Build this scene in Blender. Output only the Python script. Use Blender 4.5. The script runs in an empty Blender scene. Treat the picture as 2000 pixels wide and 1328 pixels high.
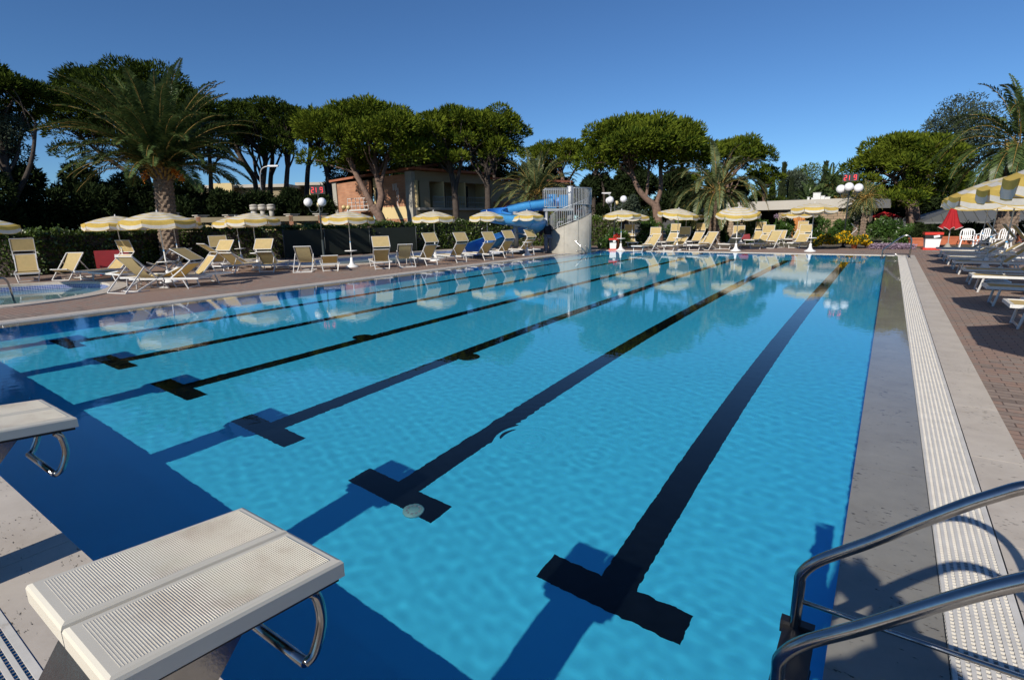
import bpy, math, random
import numpy as np
from mathutils import Matrix, Vector
from mathutils.geometry import tessellate_polygon

S = bpy.context.scene
COL = S.collection
rad = math.radians
# ------------------------------------------------------------------ camera
LENS_PX = 1036.6                      # focal length in pixels of a 2000 px wide frame
YAW, PITCH, ROLL = .6127, .2214, -.018
CAMLOC = Vector((.0194, -.7148, 1.6377))
cam = bpy.data.cameras.new('camera'); cam_ob = bpy.data.objects.new('camera', cam)
COL.objects.link(cam_ob); S.camera = cam_ob
cam.lens = 36 * LENS_PX / 2000; cam.clip_start = .05; cam.clip_end = 3000
FW = Vector((-math.sin(YAW)*math.cos(PITCH), math.cos(YAW)*math.cos(PITCH), -math.sin(PITCH)))
RT = Vector((math.cos(YAW), math.sin(YAW), 0)); UP = RT.cross(FW)
R2 = RT*math.cos(ROLL) + UP*math.sin(ROLL); U2 = -RT*math.sin(ROLL) + UP*math.cos(ROLL)
mw = Matrix((R2, U2, -FW)).transposed().to_4x4(); mw.translation = CAMLOC
cam_ob.matrix_world = mw
# ------------------------------------------------------------------ sky and sun
SUN_EL, SUN_AZ = rad(30.5), rad(-.6)   # the light travels towards +Y, a little to -X
LIGHT = Vector((math.sin(SUN_AZ)*math.cos(SUN_EL), math.cos(SUN_AZ)*math.cos(SUN_EL), -math.sin(SUN_EL)))
world = bpy.data.worlds.new('World'); S.world = world; world.use_nodes = True
wn = world.node_tree
sky = wn.nodes.new('ShaderNodeTexSky'); sky.sky_type = 'NISHITA'; sky.sun_disc = False
sky.sun_elevation = SUN_EL; sky.sun_rotation = math.atan2(-LIGHT.x, -LIGHT.y)
sky.altitude = 1500; sky.air_density = 1.0; sky.dust_density = 0.0; sky.ozone_density = 2.0
tint = wn.nodes.new('ShaderNodeMix'); tint.data_type = 'RGBA'; tint.blend_type = 'MULTIPLY'; tint.inputs[0].default_value = 1
tint.inputs[7].default_value = (.48, .75, 1.04, 1)      # deep polarised blue of the day
wn.links.new(sky.outputs[0], tint.inputs[6]); wn.links.new(tint.outputs[2], wn.nodes['Background'].inputs[0])
wn.nodes['Background'].inputs[1].default_value = .085
sun = bpy.data.lights.new('sun', 'SUN'); sun.energy = 4.6; sun.angle = rad(.53); sun.color = (1, .93, .82)
sun_ob = bpy.data.objects.new('sun', sun); COL.objects.link(sun_ob)
sun_ob.rotation_euler = LIGHT.to_track_quat('-Z', 'Y').to_euler(); sun_ob.location = (0, -30, 40)
sun.cycles.is_caustics_light = True
S.view_settings.view_transform = 'Standard'; S.view_settings.look = 'None'
S.view_settings.exposure = .17; S.view_settings.gamma = 1
S.cycles.max_bounces = 10; S.cycles.transparent_max_bounces = 12
S.cycles.use_adaptive_sampling = True; S.cycles.adaptive_threshold = .015
S.cycles.sample_clamp_indirect = 8.0; S.cycles.diffuse_bounces = 8; S.cycles.max_bounces = 14
S.cycles.caustics_reflective = False

# ------------------------------------------------------------------ where things stand
def ray(px, py):
    return FW + R2*((px-1000)/LENS_PX) - U2*((py-664)/LENS_PX)
def at(px, py, z=0.0):                # the point at height z seen in direction px, py
    d = ray(px, py); return CAMLOC + d*((z-CAMLOC.z)/d.z)
def deep(px, py, d):                  # the point at distance d in front of the camera
    return CAMLOC + ray(px, py)*d
def horizon(px): return 417.3 + (1742-px)*.01805
def foot(px, d):                      # the ground point in column px at distance d
    p = deep(px, horizon(px) + CAMLOC.z*LENS_PX/d, d); return Vector((p.x, p.y, 0))
def high(px, py, d): return deep(px, py, d).z
# ------------------------------------------------------------------ materials
def new_mat(name):
    m = bpy.data.materials.new(name); m.use_nodes = True
    return m, m.node_tree, m.node_tree.nodes['Principled BSDF']
def nd(nt, t, **kw):
    n = nt.nodes.new(t)
    for k, v in kw.items():
        if k in n.inputs: n.inputs[k].default_value = v
        else: setattr(n, k, v)
    return n
def ramp(nt, fac, stops):
    r = nt.nodes.new('ShaderNodeValToRGB')
    while len(r.color_ramp.elements) < len(stops): r.color_ramp.elements.new(.5)
    for e, (p, c) in zip(r.color_ramp.elements, stops):
        e.position = p; e.color = (*c, 1)
    nt.links.new(fac, r.inputs[0]); return r.outputs[0]
def coord(nt, kind='Object', scale=(1, 1, 1)):
    tc = nt.nodes.new('ShaderNodeTexCoord'); mp = nt.nodes.new('ShaderNodeMapping')
    mp.inputs['Scale'].default_value = scale
    nt.links.new(tc.outputs[kind], mp.inputs[0]); return mp.outputs[0]
def wcoord(nt, scale=(1, 1, 1)):
    g = nt.nodes.new('ShaderNodeNewGeometry'); mp = nt.nodes.new('ShaderNodeMapping')
    mp.inputs['Scale'].default_value = scale
    nt.links.new(g.outputs['Position'], mp.inputs[0]); return mp.outputs[0]
def plain(name, c, rough=.6, metal=0.0, var=.12, scale=6, bump=0.0, bscale=60, spec=.5, world=False, dirt=None):
    m, nt, b = new_mat(name)
    co = wcoord(nt) if world else coord(nt)
    n = nd(nt, 'ShaderNodeTexNoise', Scale=scale, Detail=6.0, Roughness=.65)
    nt.links.new(co, n.inputs['Vector'])
    lo = tuple(x*(1-var) for x in c); hi = tuple(min(1, x*(1+var)) for x in c)
    st = [(.3, lo), (.7, hi)]
    out = ramp(nt, n.outputs[0], st)
    if dirt:
        n2 = nd(nt, 'ShaderNodeTexNoise', Scale=dirt[1], Detail=8.0, Roughness=.7)
        nt.links.new(co, n2.inputs['Vector'])
        f = ramp(nt, n2.outputs[0], [(dirt[2], (0, 0, 0)), (dirt[2]+.15, (1, 1, 1))])
        mx = nd(nt, 'ShaderNodeMix', data_type='RGBA'); nt.links.new(f, mx.inputs[0])
        nt.links.new(out, mx.inputs[6]); mx.inputs[7].default_value = (*dirt[0], 1); out = mx.outputs[2]
    nt.links.new(out, b.inputs['Base Color'])
    b.inputs['Roughness'].default_value = rough; b.inputs['Metallic'].default_value = metal
    b.inputs['Specular IOR Level'].default_value = spec
    if bump:
        n3 = nd(nt, 'ShaderNodeTexNoise', Scale=bscale, Detail=4.0); nt.links.new(co, n3.inputs['Vector'])
        bp = nd(nt, 'ShaderNodeBump', Distance=bump, Strength=1.0); nt.links.new(n3.outputs[0], bp.inputs['Height'])
        nt.links.new(bp.outputs[0], b.inputs['Normal'])
    return m
def cloth(name, c, trans=.35, rough=.9):
    m, nt, b = new_mat(name)
    co = coord(nt); n = nd(nt, 'ShaderNodeTexNoise', Scale=9.0, Detail=5.0); nt.links.new(co, n.inputs['Vector'])
    col = ramp(nt, n.outputs[0], [(.3, tuple(x*.93 for x in c)), (.7, tuple(min(1, x*1.04) for x in c))])
    d = nd(nt, 'ShaderNodeBsdfDiffuse'); t = nd(nt, 'ShaderNodeBsdfTranslucent'); mx = nd(nt, 'ShaderNodeMixShader')
    mx.inputs[0].default_value = trans
    nt.links.new(col, d.inputs[0]); nt.links.new(col, t.inputs[0])
    nt.links.new(d.outputs[0], mx.inputs[1]); nt.links.new(t.outputs[0], mx.inputs[2])
    nt.links.new(mx.outputs[0], nt.nodes['Material Output'].inputs[0]); return m
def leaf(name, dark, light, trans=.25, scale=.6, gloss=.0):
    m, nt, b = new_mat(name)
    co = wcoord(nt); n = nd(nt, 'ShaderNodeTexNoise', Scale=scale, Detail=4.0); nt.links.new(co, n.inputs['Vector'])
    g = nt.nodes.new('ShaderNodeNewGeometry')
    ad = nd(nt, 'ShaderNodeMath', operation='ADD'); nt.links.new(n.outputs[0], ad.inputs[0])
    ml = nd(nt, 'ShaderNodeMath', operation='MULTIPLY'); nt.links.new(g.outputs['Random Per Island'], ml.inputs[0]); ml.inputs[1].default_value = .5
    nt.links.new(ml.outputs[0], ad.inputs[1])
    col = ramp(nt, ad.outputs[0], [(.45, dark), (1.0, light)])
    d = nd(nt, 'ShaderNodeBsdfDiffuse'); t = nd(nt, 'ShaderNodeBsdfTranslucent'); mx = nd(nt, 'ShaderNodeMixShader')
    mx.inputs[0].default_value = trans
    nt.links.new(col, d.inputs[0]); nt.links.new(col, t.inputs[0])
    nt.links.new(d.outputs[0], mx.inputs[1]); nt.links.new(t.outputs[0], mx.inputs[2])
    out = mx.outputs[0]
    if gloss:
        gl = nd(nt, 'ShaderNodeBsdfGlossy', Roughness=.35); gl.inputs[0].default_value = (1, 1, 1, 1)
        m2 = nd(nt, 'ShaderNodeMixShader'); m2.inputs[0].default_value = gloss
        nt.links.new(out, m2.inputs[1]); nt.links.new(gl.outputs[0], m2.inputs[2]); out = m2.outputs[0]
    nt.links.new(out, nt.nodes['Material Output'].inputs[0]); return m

def paver_mat():
    m, nt, b = new_mat('clay_pavers')
    co = wcoord(nt)
    br = nd(nt, 'ShaderNodeTexBrick', Scale=1.0); br.offset = .5
    for k, v in (('Mortar Size', .006), ('Mortar Smooth', .3), ('Bias', 0.0), ('Brick Width', .2), ('Row Height', .1)):
        br.inputs[k].default_value = v
    br.inputs['Color1'].default_value = (.0, .0, .0, 1); br.inputs['Color2'].default_value = (1, 1, 1, 1); br.inputs['Mortar'].default_value = (.5, .5, .5, 1)
    nt.links.new(co, br.inputs['Vector'])
    n = nd(nt, 'ShaderNodeTexNoise', Scale=.7, Detail=5.0); nt.links.new(co, n.inputs['Vector'])
    n2 = nd(nt, 'ShaderNodeTexNoise', Scale=25.0, Detail=6.0); nt.links.new(co, n2.inputs['Vector'])
    a = nd(nt, 'ShaderNodeMath', operation='MULTIPLY_ADD'); nt.links.new(br.outputs[0], a.inputs[0]); a.inputs[1].default_value = .45
    nt.links.new(n.outputs[0], a.inputs[2])
    a2 = nd(nt, 'ShaderNodeMath', operation='MULTIPLY_ADD'); nt.links.new(n2.outputs[0], a2.inputs[0]); a2.inputs[1].default_value = .35; nt.links.new(a.outputs[0], a2.inputs[2])
    b2 = nd(nt, 'ShaderNodeTexBrick', Scale=1.0); b2.offset = .37
    for k, v in (('Mortar Size', 0.0), ('Brick Width', 1.6), ('Row Height', .4)): b2.inputs[k].default_value = v
    b2.inputs['Color1'].default_value = (0, 0, 0, 1); b2.inputs['Color2'].default_value = (1, 1, 1, 1)
    rt = nd(nt, 'ShaderNodeMapping'); rt.inputs['Rotation'].default_value = (0, 0, math.pi/2); nt.links.new(co, rt.inputs[0]); nt.links.new(rt.outputs[0], b2.inputs['Vector'])
    a3 = nd(nt, 'ShaderNodeMath', operation='MULTIPLY_ADD'); nt.links.new(b2.outputs[0], a3.inputs[0]); a3.inputs[1].default_value = .22; nt.links.new(a2.outputs[0], a3.inputs[2]); a2 = a3
    c = ramp(nt, a2.outputs[0], [(.5, (.165, .128, .108)), (.7, (.245, .19, .157)), (.9, (.295, .235, .195)), (1.1, (.30, .205, .16))])
    mx = nd(nt, 'ShaderNodeMix', data_type='RGBA'); nt.links.new(br.outputs['Fac'], mx.inputs[0]); nt.links.new(c, mx.inputs[6]); mx.inputs[7].default_value = (.12, .085, .07, 1)
    nt.links.new(mx.outputs[2], b.inputs['Base Color'])
    b.inputs['Roughness'].default_value = .75; b.inputs['Specular IOR Level'].default_value = .25
    iv = nd(nt, 'ShaderNodeMath', operation='SUBTRACT'); iv.inputs[0].default_value = 1; nt.links.new(br.outputs['Fac'], iv.inputs[1])
    ad = nd(nt, 'ShaderNodeMath', operation='MULTIPLY_ADD'); nt.links.new(n2.outputs[0], ad.inputs[0]); ad.inputs[1].default_value = .5; nt.links.new(iv.outputs[0], ad.inputs[2])
    bp = nd(nt, 'ShaderNodeBump', Distance=.003, Strength=.8); nt.links.new(ad.outputs[0], bp.inputs['Height']); nt.links.new(bp.outputs[0], b.inputs['Normal'])
    return m
def travertine_mat(name, k=1.0, rough=.6):
    m, nt, b = new_mat(name); co = wcoord(nt)
    n = nd(nt, 'ShaderNodeTexNoise', Scale=2.2, Detail=8.0, Roughness=.7); nt.links.new(co, n.inputs['Vector'])
    base = ramp(nt, n.outputs[0], [(.3, (.44*k, .385*k, .325*k)), (.5, (.51*k, .455*k, .39*k)), (.72, (.58*k, .52*k, .445*k))])
    s = wcoord(nt, (26, 60, 40)); v = nd(nt, 'ShaderNodeTexNoise', Scale=1.0, Detail=3.0, Roughness=.6); nt.links.new(s, v.inputs['Vector'])
    s2 = nd(nt, 'ShaderNodeTexNoise', Scale=3.0, Detail=3.0); nt.links.new(co, s2.inputs['Vector'])
    pr = nd(nt, 'ShaderNodeMath', operation='MULTIPLY_ADD'); nt.links.new(s2.outputs[0], pr.inputs[0]); pr.inputs[1].default_value = .35; nt.links.new(v.outputs[0], pr.inputs[2])
    pore = ramp(nt, pr.outputs[0], [(.84, (0, 0, 0)), (.90, (1, 1, 1))])
    mx = nd(nt, 'ShaderNodeMix', data_type='RGBA'); nt.links.new(pore, mx.inputs[0]); nt.links.new(base, mx.inputs[6]); mx.inputs[7].default_value = (.13*k, .11*k, .09*k, 1)
    n4 = nd(nt, 'ShaderNodeTexNoise', Scale=5.0, Detail=7.0, Roughness=.75); nt.links.new(co, n4.inputs['Vector'])
    rust = ramp(nt, n4.outputs[0], [(.66, (0, 0, 0)), (.78, (.6, .6, .6))])
    m3 = nd(nt, 'ShaderNodeMix', data_type='RGBA'); nt.links.new(rust, m3.inputs[0]); nt.links.new(mx.outputs[2], m3.inputs[6]); m3.inputs[7].default_value = (.36*k, .25*k, .16*k, 1)
    nt.links.new(m3.outputs[2], b.inputs['Base Color']); b.inputs['Roughness'].default_value = rough
    b.inputs['Specular IOR Level'].default_value = .3
    iv = nd(nt, 'ShaderNodeMath', operation='SUBTRACT'); iv.inputs[0].default_value = 1; nt.links.new(pore, iv.inputs[1])
    bp = nd(nt, 'ShaderNodeBump', Distance=.004, Strength=1.0); nt.links.new(iv.outputs[0], bp.inputs['Height']); nt.links.new(bp.outputs[0], b.inputs['Normal'])
    return m
def block_mat(name, c1, c2, mortar, bw, bh, ms=.01, off=.5, rough=.85, axes='xz'):
    m, nt, b = new_mat(name)
    g = nt.nodes.new('ShaderNodeTexCoord'); sp = nt.nodes.new('ShaderNodeSeparateXYZ'); nt.links.new(g.outputs['Object'], sp.inputs[0])
    cb = nt.nodes.new('ShaderNodeCombineXYZ'); ad = nd(nt, 'ShaderNodeMath', operation='ADD')
    nt.links.new(sp.outputs[0], ad.inputs[0]); nt.links.new(sp.outputs[1], ad.inputs[1])
    nt.links.new(ad.outputs[0], cb.inputs[0]); nt.links.new(sp.outputs[2], cb.inputs[1])
    br = nd(nt, 'ShaderNodeTexBrick', Scale=1.0); br.offset = off
    for k, v in (('Mortar Size', ms), ('Brick Width', bw), ('Row Height', bh)): br.inputs[k].default_value = v
    br.inputs['Color1'].default_value = (*c1, 1); br.inputs['Color2'].default_value = (*c2, 1); br.inputs['Mortar'].default_value = (*mortar, 1)
    nt.links.new(cb.outputs[0], br.inputs['Vector'])
    n = nd(nt, 'ShaderNodeTexNoise', Scale=1.2, Detail=6.0); nt.links.new(g.outputs['Object'], n.inputs['Vector'])
    f = ramp(nt, n.outputs[0], [(.3, (.8, .8, .8)), (.7, (1.1, 1.1, 1.1))])
    mx = nd(nt, 'ShaderNodeMix', data_type='RGBA', blend_type='MULTIPLY'); mx.inputs[0].default_value = 1
    nt.links.new(br.outputs[0], mx.inputs[6]); nt.links.new(f, mx.inputs[7])
    nt.links.new(mx.outputs[2], b.inputs['Base Color']); b.inputs['Roughness'].default_value = rough
    return m
def emit_mat(name, c, s):
    m, nt, b = new_mat(name); b.inputs['Base Color'].default_value = (*c, 1)
    b.inputs['Emission Color'].default_value = (*c, 1); b.inputs['Emission Strength'].default_value = s; return m

M = {}
M['paver'] = paver_mat()
M['trav'] = travertine_mat('travertine', 1.0, .55)
M['trav_wet'] = travertine_mat('wet_travertine', .95, .3)
M['grate'] = plain('cream_plastic_grating', (.60, .575, .53), .5, var=.1, scale=9, dirt=((.3, .24, .17), 3.0, .62))
M['gutter'] = plain('gutter_concrete', (.025, .02, .018), .9)
M['earth'] = plain('dry_earth', (.11, .085, .055), .95, var=.4, scale=.5, world=True, dirt=((.05, .07, .02), .15, .5))
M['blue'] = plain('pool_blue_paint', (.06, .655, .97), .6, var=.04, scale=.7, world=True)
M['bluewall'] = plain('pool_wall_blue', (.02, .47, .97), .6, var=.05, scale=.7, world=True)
M['lane'] = plain('lane_black_tiles', (.004, .007, .012), .8, var=.3, scale=3, world=True, spec=0.0)
M['drain'] = plain('white_drain_plastic', (.2, .42, .42), .5)
M['cream'] = plain('cream_fibreglass', (.66, .62, .525), .38, var=.05, scale=3, dirt=((.48, .41, .32), 4.0, .5), bump=.0003, bscale=300)
M['creamside'] = plain('cream_moulded_edge', (.67, .625, .52), .35, var=.04, scale=3)
M['steel'] = plain('stainless_steel', (.34, .33, .32), .17, metal=1.0, var=.12, scale=20, bump=.0002, bscale=120)
M['steel_dull'] = plain('galvanised_steel', (.42, .43, .44), .5, metal=.6, var=.15, scale=12)
M['black'] = plain('black_plastic', (.008, .008, .01), .45, var=.2)
M['dark_rubber'] = plain('dark_rubber', (.02, .02, .022), .8)
M['alu'] = plain('white_painted_aluminium', (.62, .61, .59), .35, var=.07, scale=15)
M['alu_grey'] = plain('grey_aluminium', (.34, .345, .36), .4, metal=.3, var=.1, scale=15)
M['sling'] = cloth('pale_yellow_mesh_fabric', (.72, .575, .29), .42)
M['canvas_w'] = cloth('white_canvas', (.74, .71, .65), .32)
M['canvas_y'] = cloth('yellow_canvas', (.72, .52, .14), .32)
M['canvas_c'] = cloth('cream_yellow_canvas', (.74, .62, .34), .32)
M['canvas_r'] = cloth('red_canvas', (.42, .03, .035), .2)
M['plastic_w'] = plain('white_plastic', (.75, .75, .74), .35, var=.04)
M['plastic_r'] = plain('red_plastic', (.55, .035, .02), .35, var=.06)
M['redbox'] = plain('red_painted_box', (.22, .01, .015), .45, var=.1)
M['terracotta'] = plain('terracotta', (.45, .13, .06), .8, var=.15)
M['slide'] = plain('blue_fibreglass', (.07, .33, .68), .3, var=.1, scale=2)
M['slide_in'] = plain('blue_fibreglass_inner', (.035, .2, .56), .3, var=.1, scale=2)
M['concrete'] = plain('board_marked_concrete', (.34, .32, .275), .85, var=.18, scale=1.5, bump=.004, bscale=20, dirt=((.2, .19, .16), 2.0, .58))
M['globe'] = plain('white_glass_globe', (.78, .78, .8), .3, var=.02)
M['globe_y'] = plain('yellowed_glass_globe', (.62, .5, .25), .3, var=.06)
M['post'] = plain('dark_green_painted_post', (.035, .045, .045), .5)
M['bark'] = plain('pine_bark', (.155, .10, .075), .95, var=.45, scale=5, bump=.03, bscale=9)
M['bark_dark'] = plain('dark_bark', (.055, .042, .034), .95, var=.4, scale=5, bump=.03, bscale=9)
M['palmbark'] = plain('palm_bark', (.2, .145, .105), .95, var=.5, scale=9, bump=.02, bscale=14, dirt=((.06, .045, .035), 12.0, .55))
M['net'] = plain('dark_green_netting', (.008, .014, .01), .9)
M['rachis'] = plain('palm_leaf_stalks', (.33, .21, .05), .7, var=.3)
M['fruit'] = plain('orange_palm_fruit', (.62, .2, .01), .6, var=.25)
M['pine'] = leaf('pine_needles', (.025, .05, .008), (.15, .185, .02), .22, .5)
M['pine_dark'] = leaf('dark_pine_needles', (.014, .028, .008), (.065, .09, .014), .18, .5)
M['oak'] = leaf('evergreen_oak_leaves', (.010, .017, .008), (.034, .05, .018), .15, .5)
M['blueleaf'] = leaf('grey_green_leaves', (.035, .05, .035), (.095, .12, .08), .2, .5)
M['palm'] = leaf('palm_leaflets', (.045, .07, .025), (.19, .22, .09), .25, .8, .03)
M['palm_dark'] = leaf('palm_leaflets_deep_green', (.028, .055, .018), (.115, .16, .05), .22, .8, .03)
M['cypress'] = leaf('cypress_foliage', (.015, .025, .014), (.05, .065, .03), .12, .6)
M['hedge'] = leaf('hedge_leaves', (.015, .035, .008), (.10, .15, .025), .2, 1.0, .04)
M['bush'] = leaf('oleander_leaves', (.02, .05, .012), (.085, .16, .03), .22, 1.2, .03)
M['flower'] = leaf('yellow_flowers', (.5, .26, .005), (.8, .5, .02), .2, 2.0)
M['flower_p'] = leaf('lilac_flowers', (.2, .15, .2), (.4, .3, .38), .2, 2.0)
M['brick'] = block_mat('orange_brick', (.38, .165, .085), (.46, .22, .12), (.3, .2, .14), .5, .14, .012)
M['stucco'] = plain('ochre_stucco', (.6, .47, .24), .9, var=.07, scale=.8)
M['stucco_shade'] = plain('shade_darkened_stucco', (.28, .23, .145), .9, var=.1, scale=.8)  # buff darkened so the colour itself carries the balcony front's shade
M['stone'] = block_mat('rubble_stone_wall', (.3, .215, .14), (.44, .33, .22), (.16, .12, .085), .42, .17, .02, .37)
M['fascia'] = plain('pale_roof_fascia', (.44, .41, .36), .85, var=.06, scale=.6)
M['shade_black'] = plain('painted_shade', (.02, .018, .016), .9)  # near-black colour stands in for shade
M['glass'] = plain('dark_window_glass', (.02, .025, .03), .08, var=.1)
M['rooftile'] = plain('terracotta_roof_tiles', (.36, .13, .07), .85, var=.2, scale=3)
M['greyroof'] = plain('grey_standing_seam_roof', (.115, .118, .115), .5, var=.1, scale=1)
M['door'] = plain('orange_wood_door', (.52, .2, .05), .5, var=.15, scale=4)
M['white_wall'] = plain('white_painted_metal', (.6, .6, .58), .5)
M['tile'] = block_mat('blue_mosaic_band', (.03, .06, .25), (.08, .14, .4), (.5, .52, .6), .08, .05, .006, 0, .3)
M['tile_l'] = block_mat('pale_blue_mosaic', (.25, .5, .55), (.32, .56, .6), (.5, .6, .62), .1, .1, .01, 0, .3)
M['skin'] = plain('skin', (.45, .26, .18), .6)
M['jacket'] = plain('black_jacket', (.012, .012, .02), .9, var=.3)
M['jeans'] = plain('grey_blue_jeans', (.13, .15, .2), .9, var=.3, scale=8)
M['hair'] = plain('dark_hair', (.015, .01, .008), .8)
M['led'] = emit_mat('red_led', (1, .04, .06), .5)

# ------------------------------------------------------------------ mesh building
class MB:
    def __init__(s): s.v = []; s.f = []; s.m = []; s.s = []
    def face(s, idx, m=0, sm=False): s.f.append(idx); s.m.append(m); s.s.append(sm)
    def poly(s, pts, m=0, sm=False):
        b = len(s.v); s.v += [tuple(p) for p in pts]; s.face(list(range(b, b+len(pts))), m, sm)
    def hexa(s, p, m=0):
        b = len(s.v); s.v += [tuple(q) for q in p]
        for q in ((0,3,2,1),(4,5,6,7),(0,1,5,4),(1,2,6,5),(2,3,7,6),(3,0,4,7)): s.face([b+i for i in q], m)
    def box(s, a, b, m=0):
        x0,y0,z0 = a; x1,y1,z1 = b
        s.hexa([(x0,y0,z0),(x1,y0,z0),(x1,y1,z0),(x0,y1,z0),(x0,y0,z1),(x1,y0,z1),(x1,y1,z1),(x0,y1,z1)], m)
    def bar(s, a, b, w, h, m=0, up=(0,0,1)):
        a = Vector(a); b = Vector(b); d = (b-a).normalized(); u = Vector(up)
        if abs(d.dot(u)) > .98: u = Vector((1,0,0))
        r = d.cross(u).normalized()*(w/2); t = r.cross(d).normalized()*(h/2)
        s.hexa([a-r-t, a+r-t, b+r-t, b-r-t, a-r+t, a+r+t, b+r+t, b-r+t], m)
    def tube(s, pts, r, seg=8, m=0, cap=True, sm=True, squash=None):
        pts = [Vector(p) for p in pts]; n = len(pts)
        rs = r if isinstance(r, (list, tuple)) else [r]*n
        t0 = (pts[1]-pts[0]).normalized(); u = t0.orthogonal().normalized(); b0 = len(s.v)
        prev = t0
        for i, p in enumerate(pts):
            if i == 0: t = t0
            elif i == n-1: t = (pts[i]-pts[i-1]).normalized()
            else: t = ((pts[i]-pts[i-1]).normalized() + (pts[i+1]-pts[i]).normalized()).normalized()
            u = (prev.rotation_difference(t) @ u); u = (u - t*u.dot(t)).normalized(); w = t.cross(u); prev = t
            for k in range(seg):
                a = 2*math.pi*k/seg; s.v.append(tuple(p + (u*math.cos(a) + w*math.sin(a))*rs[i]))
        for i in range(n-1):
            for k in range(seg):
                k2 = (k+1) % seg; s.face([b0+i*seg+k, b0+i*seg+k2, b0+(i+1)*seg+k2, b0+(i+1)*seg+k], m, sm)
        if cap:
            s.face([b0+k for k in range(seg)][::-1], m); s.face([b0+(n-1)*seg+k for k in range(seg)], m)
    def lathe(s, prof, seg=16, c=(0,0,0), m=0, sm=True, cap=True):
        b0 = len(s.v); c = Vector(c)
        for r, z in prof:
            for k in range(seg):
                a = 2*math.pi*k/seg; s.v.append((c.x+r*math.cos(a), c.y+r*math.sin(a), c.z+z))
        for i in range(len(prof)-1):
            for k in range(seg):
                k2 = (k+1) % seg; s.face([b0+i*seg+k, b0+i*seg+k2, b0+(i+1)*seg+k2, b0+(i+1)*seg+k], m, sm)
        if cap:
            s.face([b0+k for k in range(seg)][::-1], m); s.face([b0+(len(prof)-1)*seg+k for k in range(seg)], m)
    def ball(s, c, r, seg=16, m=0, sz=1.0):
        n = max(6, seg//2); prof = [(max(1e-4, r*math.sin(math.pi*i/n)), -r*sz*math.cos(math.pi*i/n)) for i in range(n+1)]
        s.lathe(prof, seg, c, m, True, False)
    def slab(s, quad, th, m=0):            # a panel of thickness th under four points
        q = [Vector(p) for p in quad]; n = (q[1]-q[0]).cross(q[2]-q[0]).normalized()*th
        s.hexa([q[0]-n, q[1]-n, q[2]-n, q[3]-n, q[0], q[1], q[2], q[3]], m)
    def build(s, name, mats, parent=None, loc=None):
        me = bpy.data.meshes.new(name); me.from_pydata(s.v, [], s.f)
        mats = mats if isinstance(mats, (list, tuple)) else [mats]
        for mm in mats: me.materials.append(M[mm] if isinstance(mm, str) else mm)
        me.polygons.foreach_set('material_index', s.m); me.polygons.foreach_set('use_smooth', s.s); me.update()
        o = bpy.data.objects.new(name, me); COL.objects.link(o)
        if parent: o.parent = parent
        if loc: o.location = loc
        return o
def raw_mesh(name, verts, quads, mat, parent=None, smooth=False, k=4):
    me = bpy.data.meshes.new(name); n = len(verts); q = len(quads)
    me.vertices.add(n); me.vertices.foreach_set('co', np.asarray(verts, np.float32).ravel())
    me.loops.add(q*k); me.loops.foreach_set('vertex_index', np.asarray(quads, np.int32).ravel())
    me.polygons.add(q); me.polygons.foreach_set('loop_start', np.arange(0, q*k, k, dtype=np.int32))
    me.polygons.foreach_set('loop_total', np.full(q, k, np.int32))
    me.polygons.foreach_set('use_smooth', np.full(q, smooth))
    me.update(calc_edges=True)
    for mm in (mat if isinstance(mat, (list, tuple)) else [mat]): me.materials.append(M[mm])
    o = bpy.data.objects.new(name, me); COL.objects.link(o)
    if parent: o.parent = parent
    return o
def tag(o, label, cat, group=None):
    o['label'] = label; o['category'] = cat
    if group: o['group'] = group
    return o
def struct(o, kind='structure'): o['kind'] = kind; return o
def thing(name, label, cat, loc=(0,0,0), rz=0.0, group=None):
    o = bpy.data.objects.new(name, None); COL.objects.link(o); o.empty_display_size = .2
    o.location = loc; o.rotation_euler = (0, 0, rz); return tag(o, label, cat, group)
def spline(pts, n=8, closed=False):
    P = [Vector(p) for p in pts]; out = []; N = len(P)
    for i in range(N if closed else N-1):
        g = (lambda j: P[j % N]) if closed else (lambda j: P[min(max(j, 0), N-1)])
        a, b, c, d = g(i-1), g(i), g(i+1), g(i+2)
        for k in range(n):
            t = k/n; out.append(.5*((2*b) + (c-a)*t + (2*a-5*b+4*c-d)*t*t + (3*b-a-3*c+d)*t**3))
    if not closed: out.append(P[-1])
    return out
def sheet(name, outer, holes, z, mat):
    loops = [[Vector((x, y, 0)) for x, y in L] for L in [outer]+holes]
    tris = tessellate_polygon(loops); vs = [(p.x, p.y, z) for L in loops for p in L]
    mb = MB(); mb.v = vs
    for t in tris:
        a, b, c = (Vector(vs[i]) for i in t)
        mb.face(list(t) if (b-a).cross(c-a).z > 0 else list(t)[::-1])
    return mb.build(name, mat)
def receives(*obs):
    for o in obs: o.cycles.is_caustics_receiver = True
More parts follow.
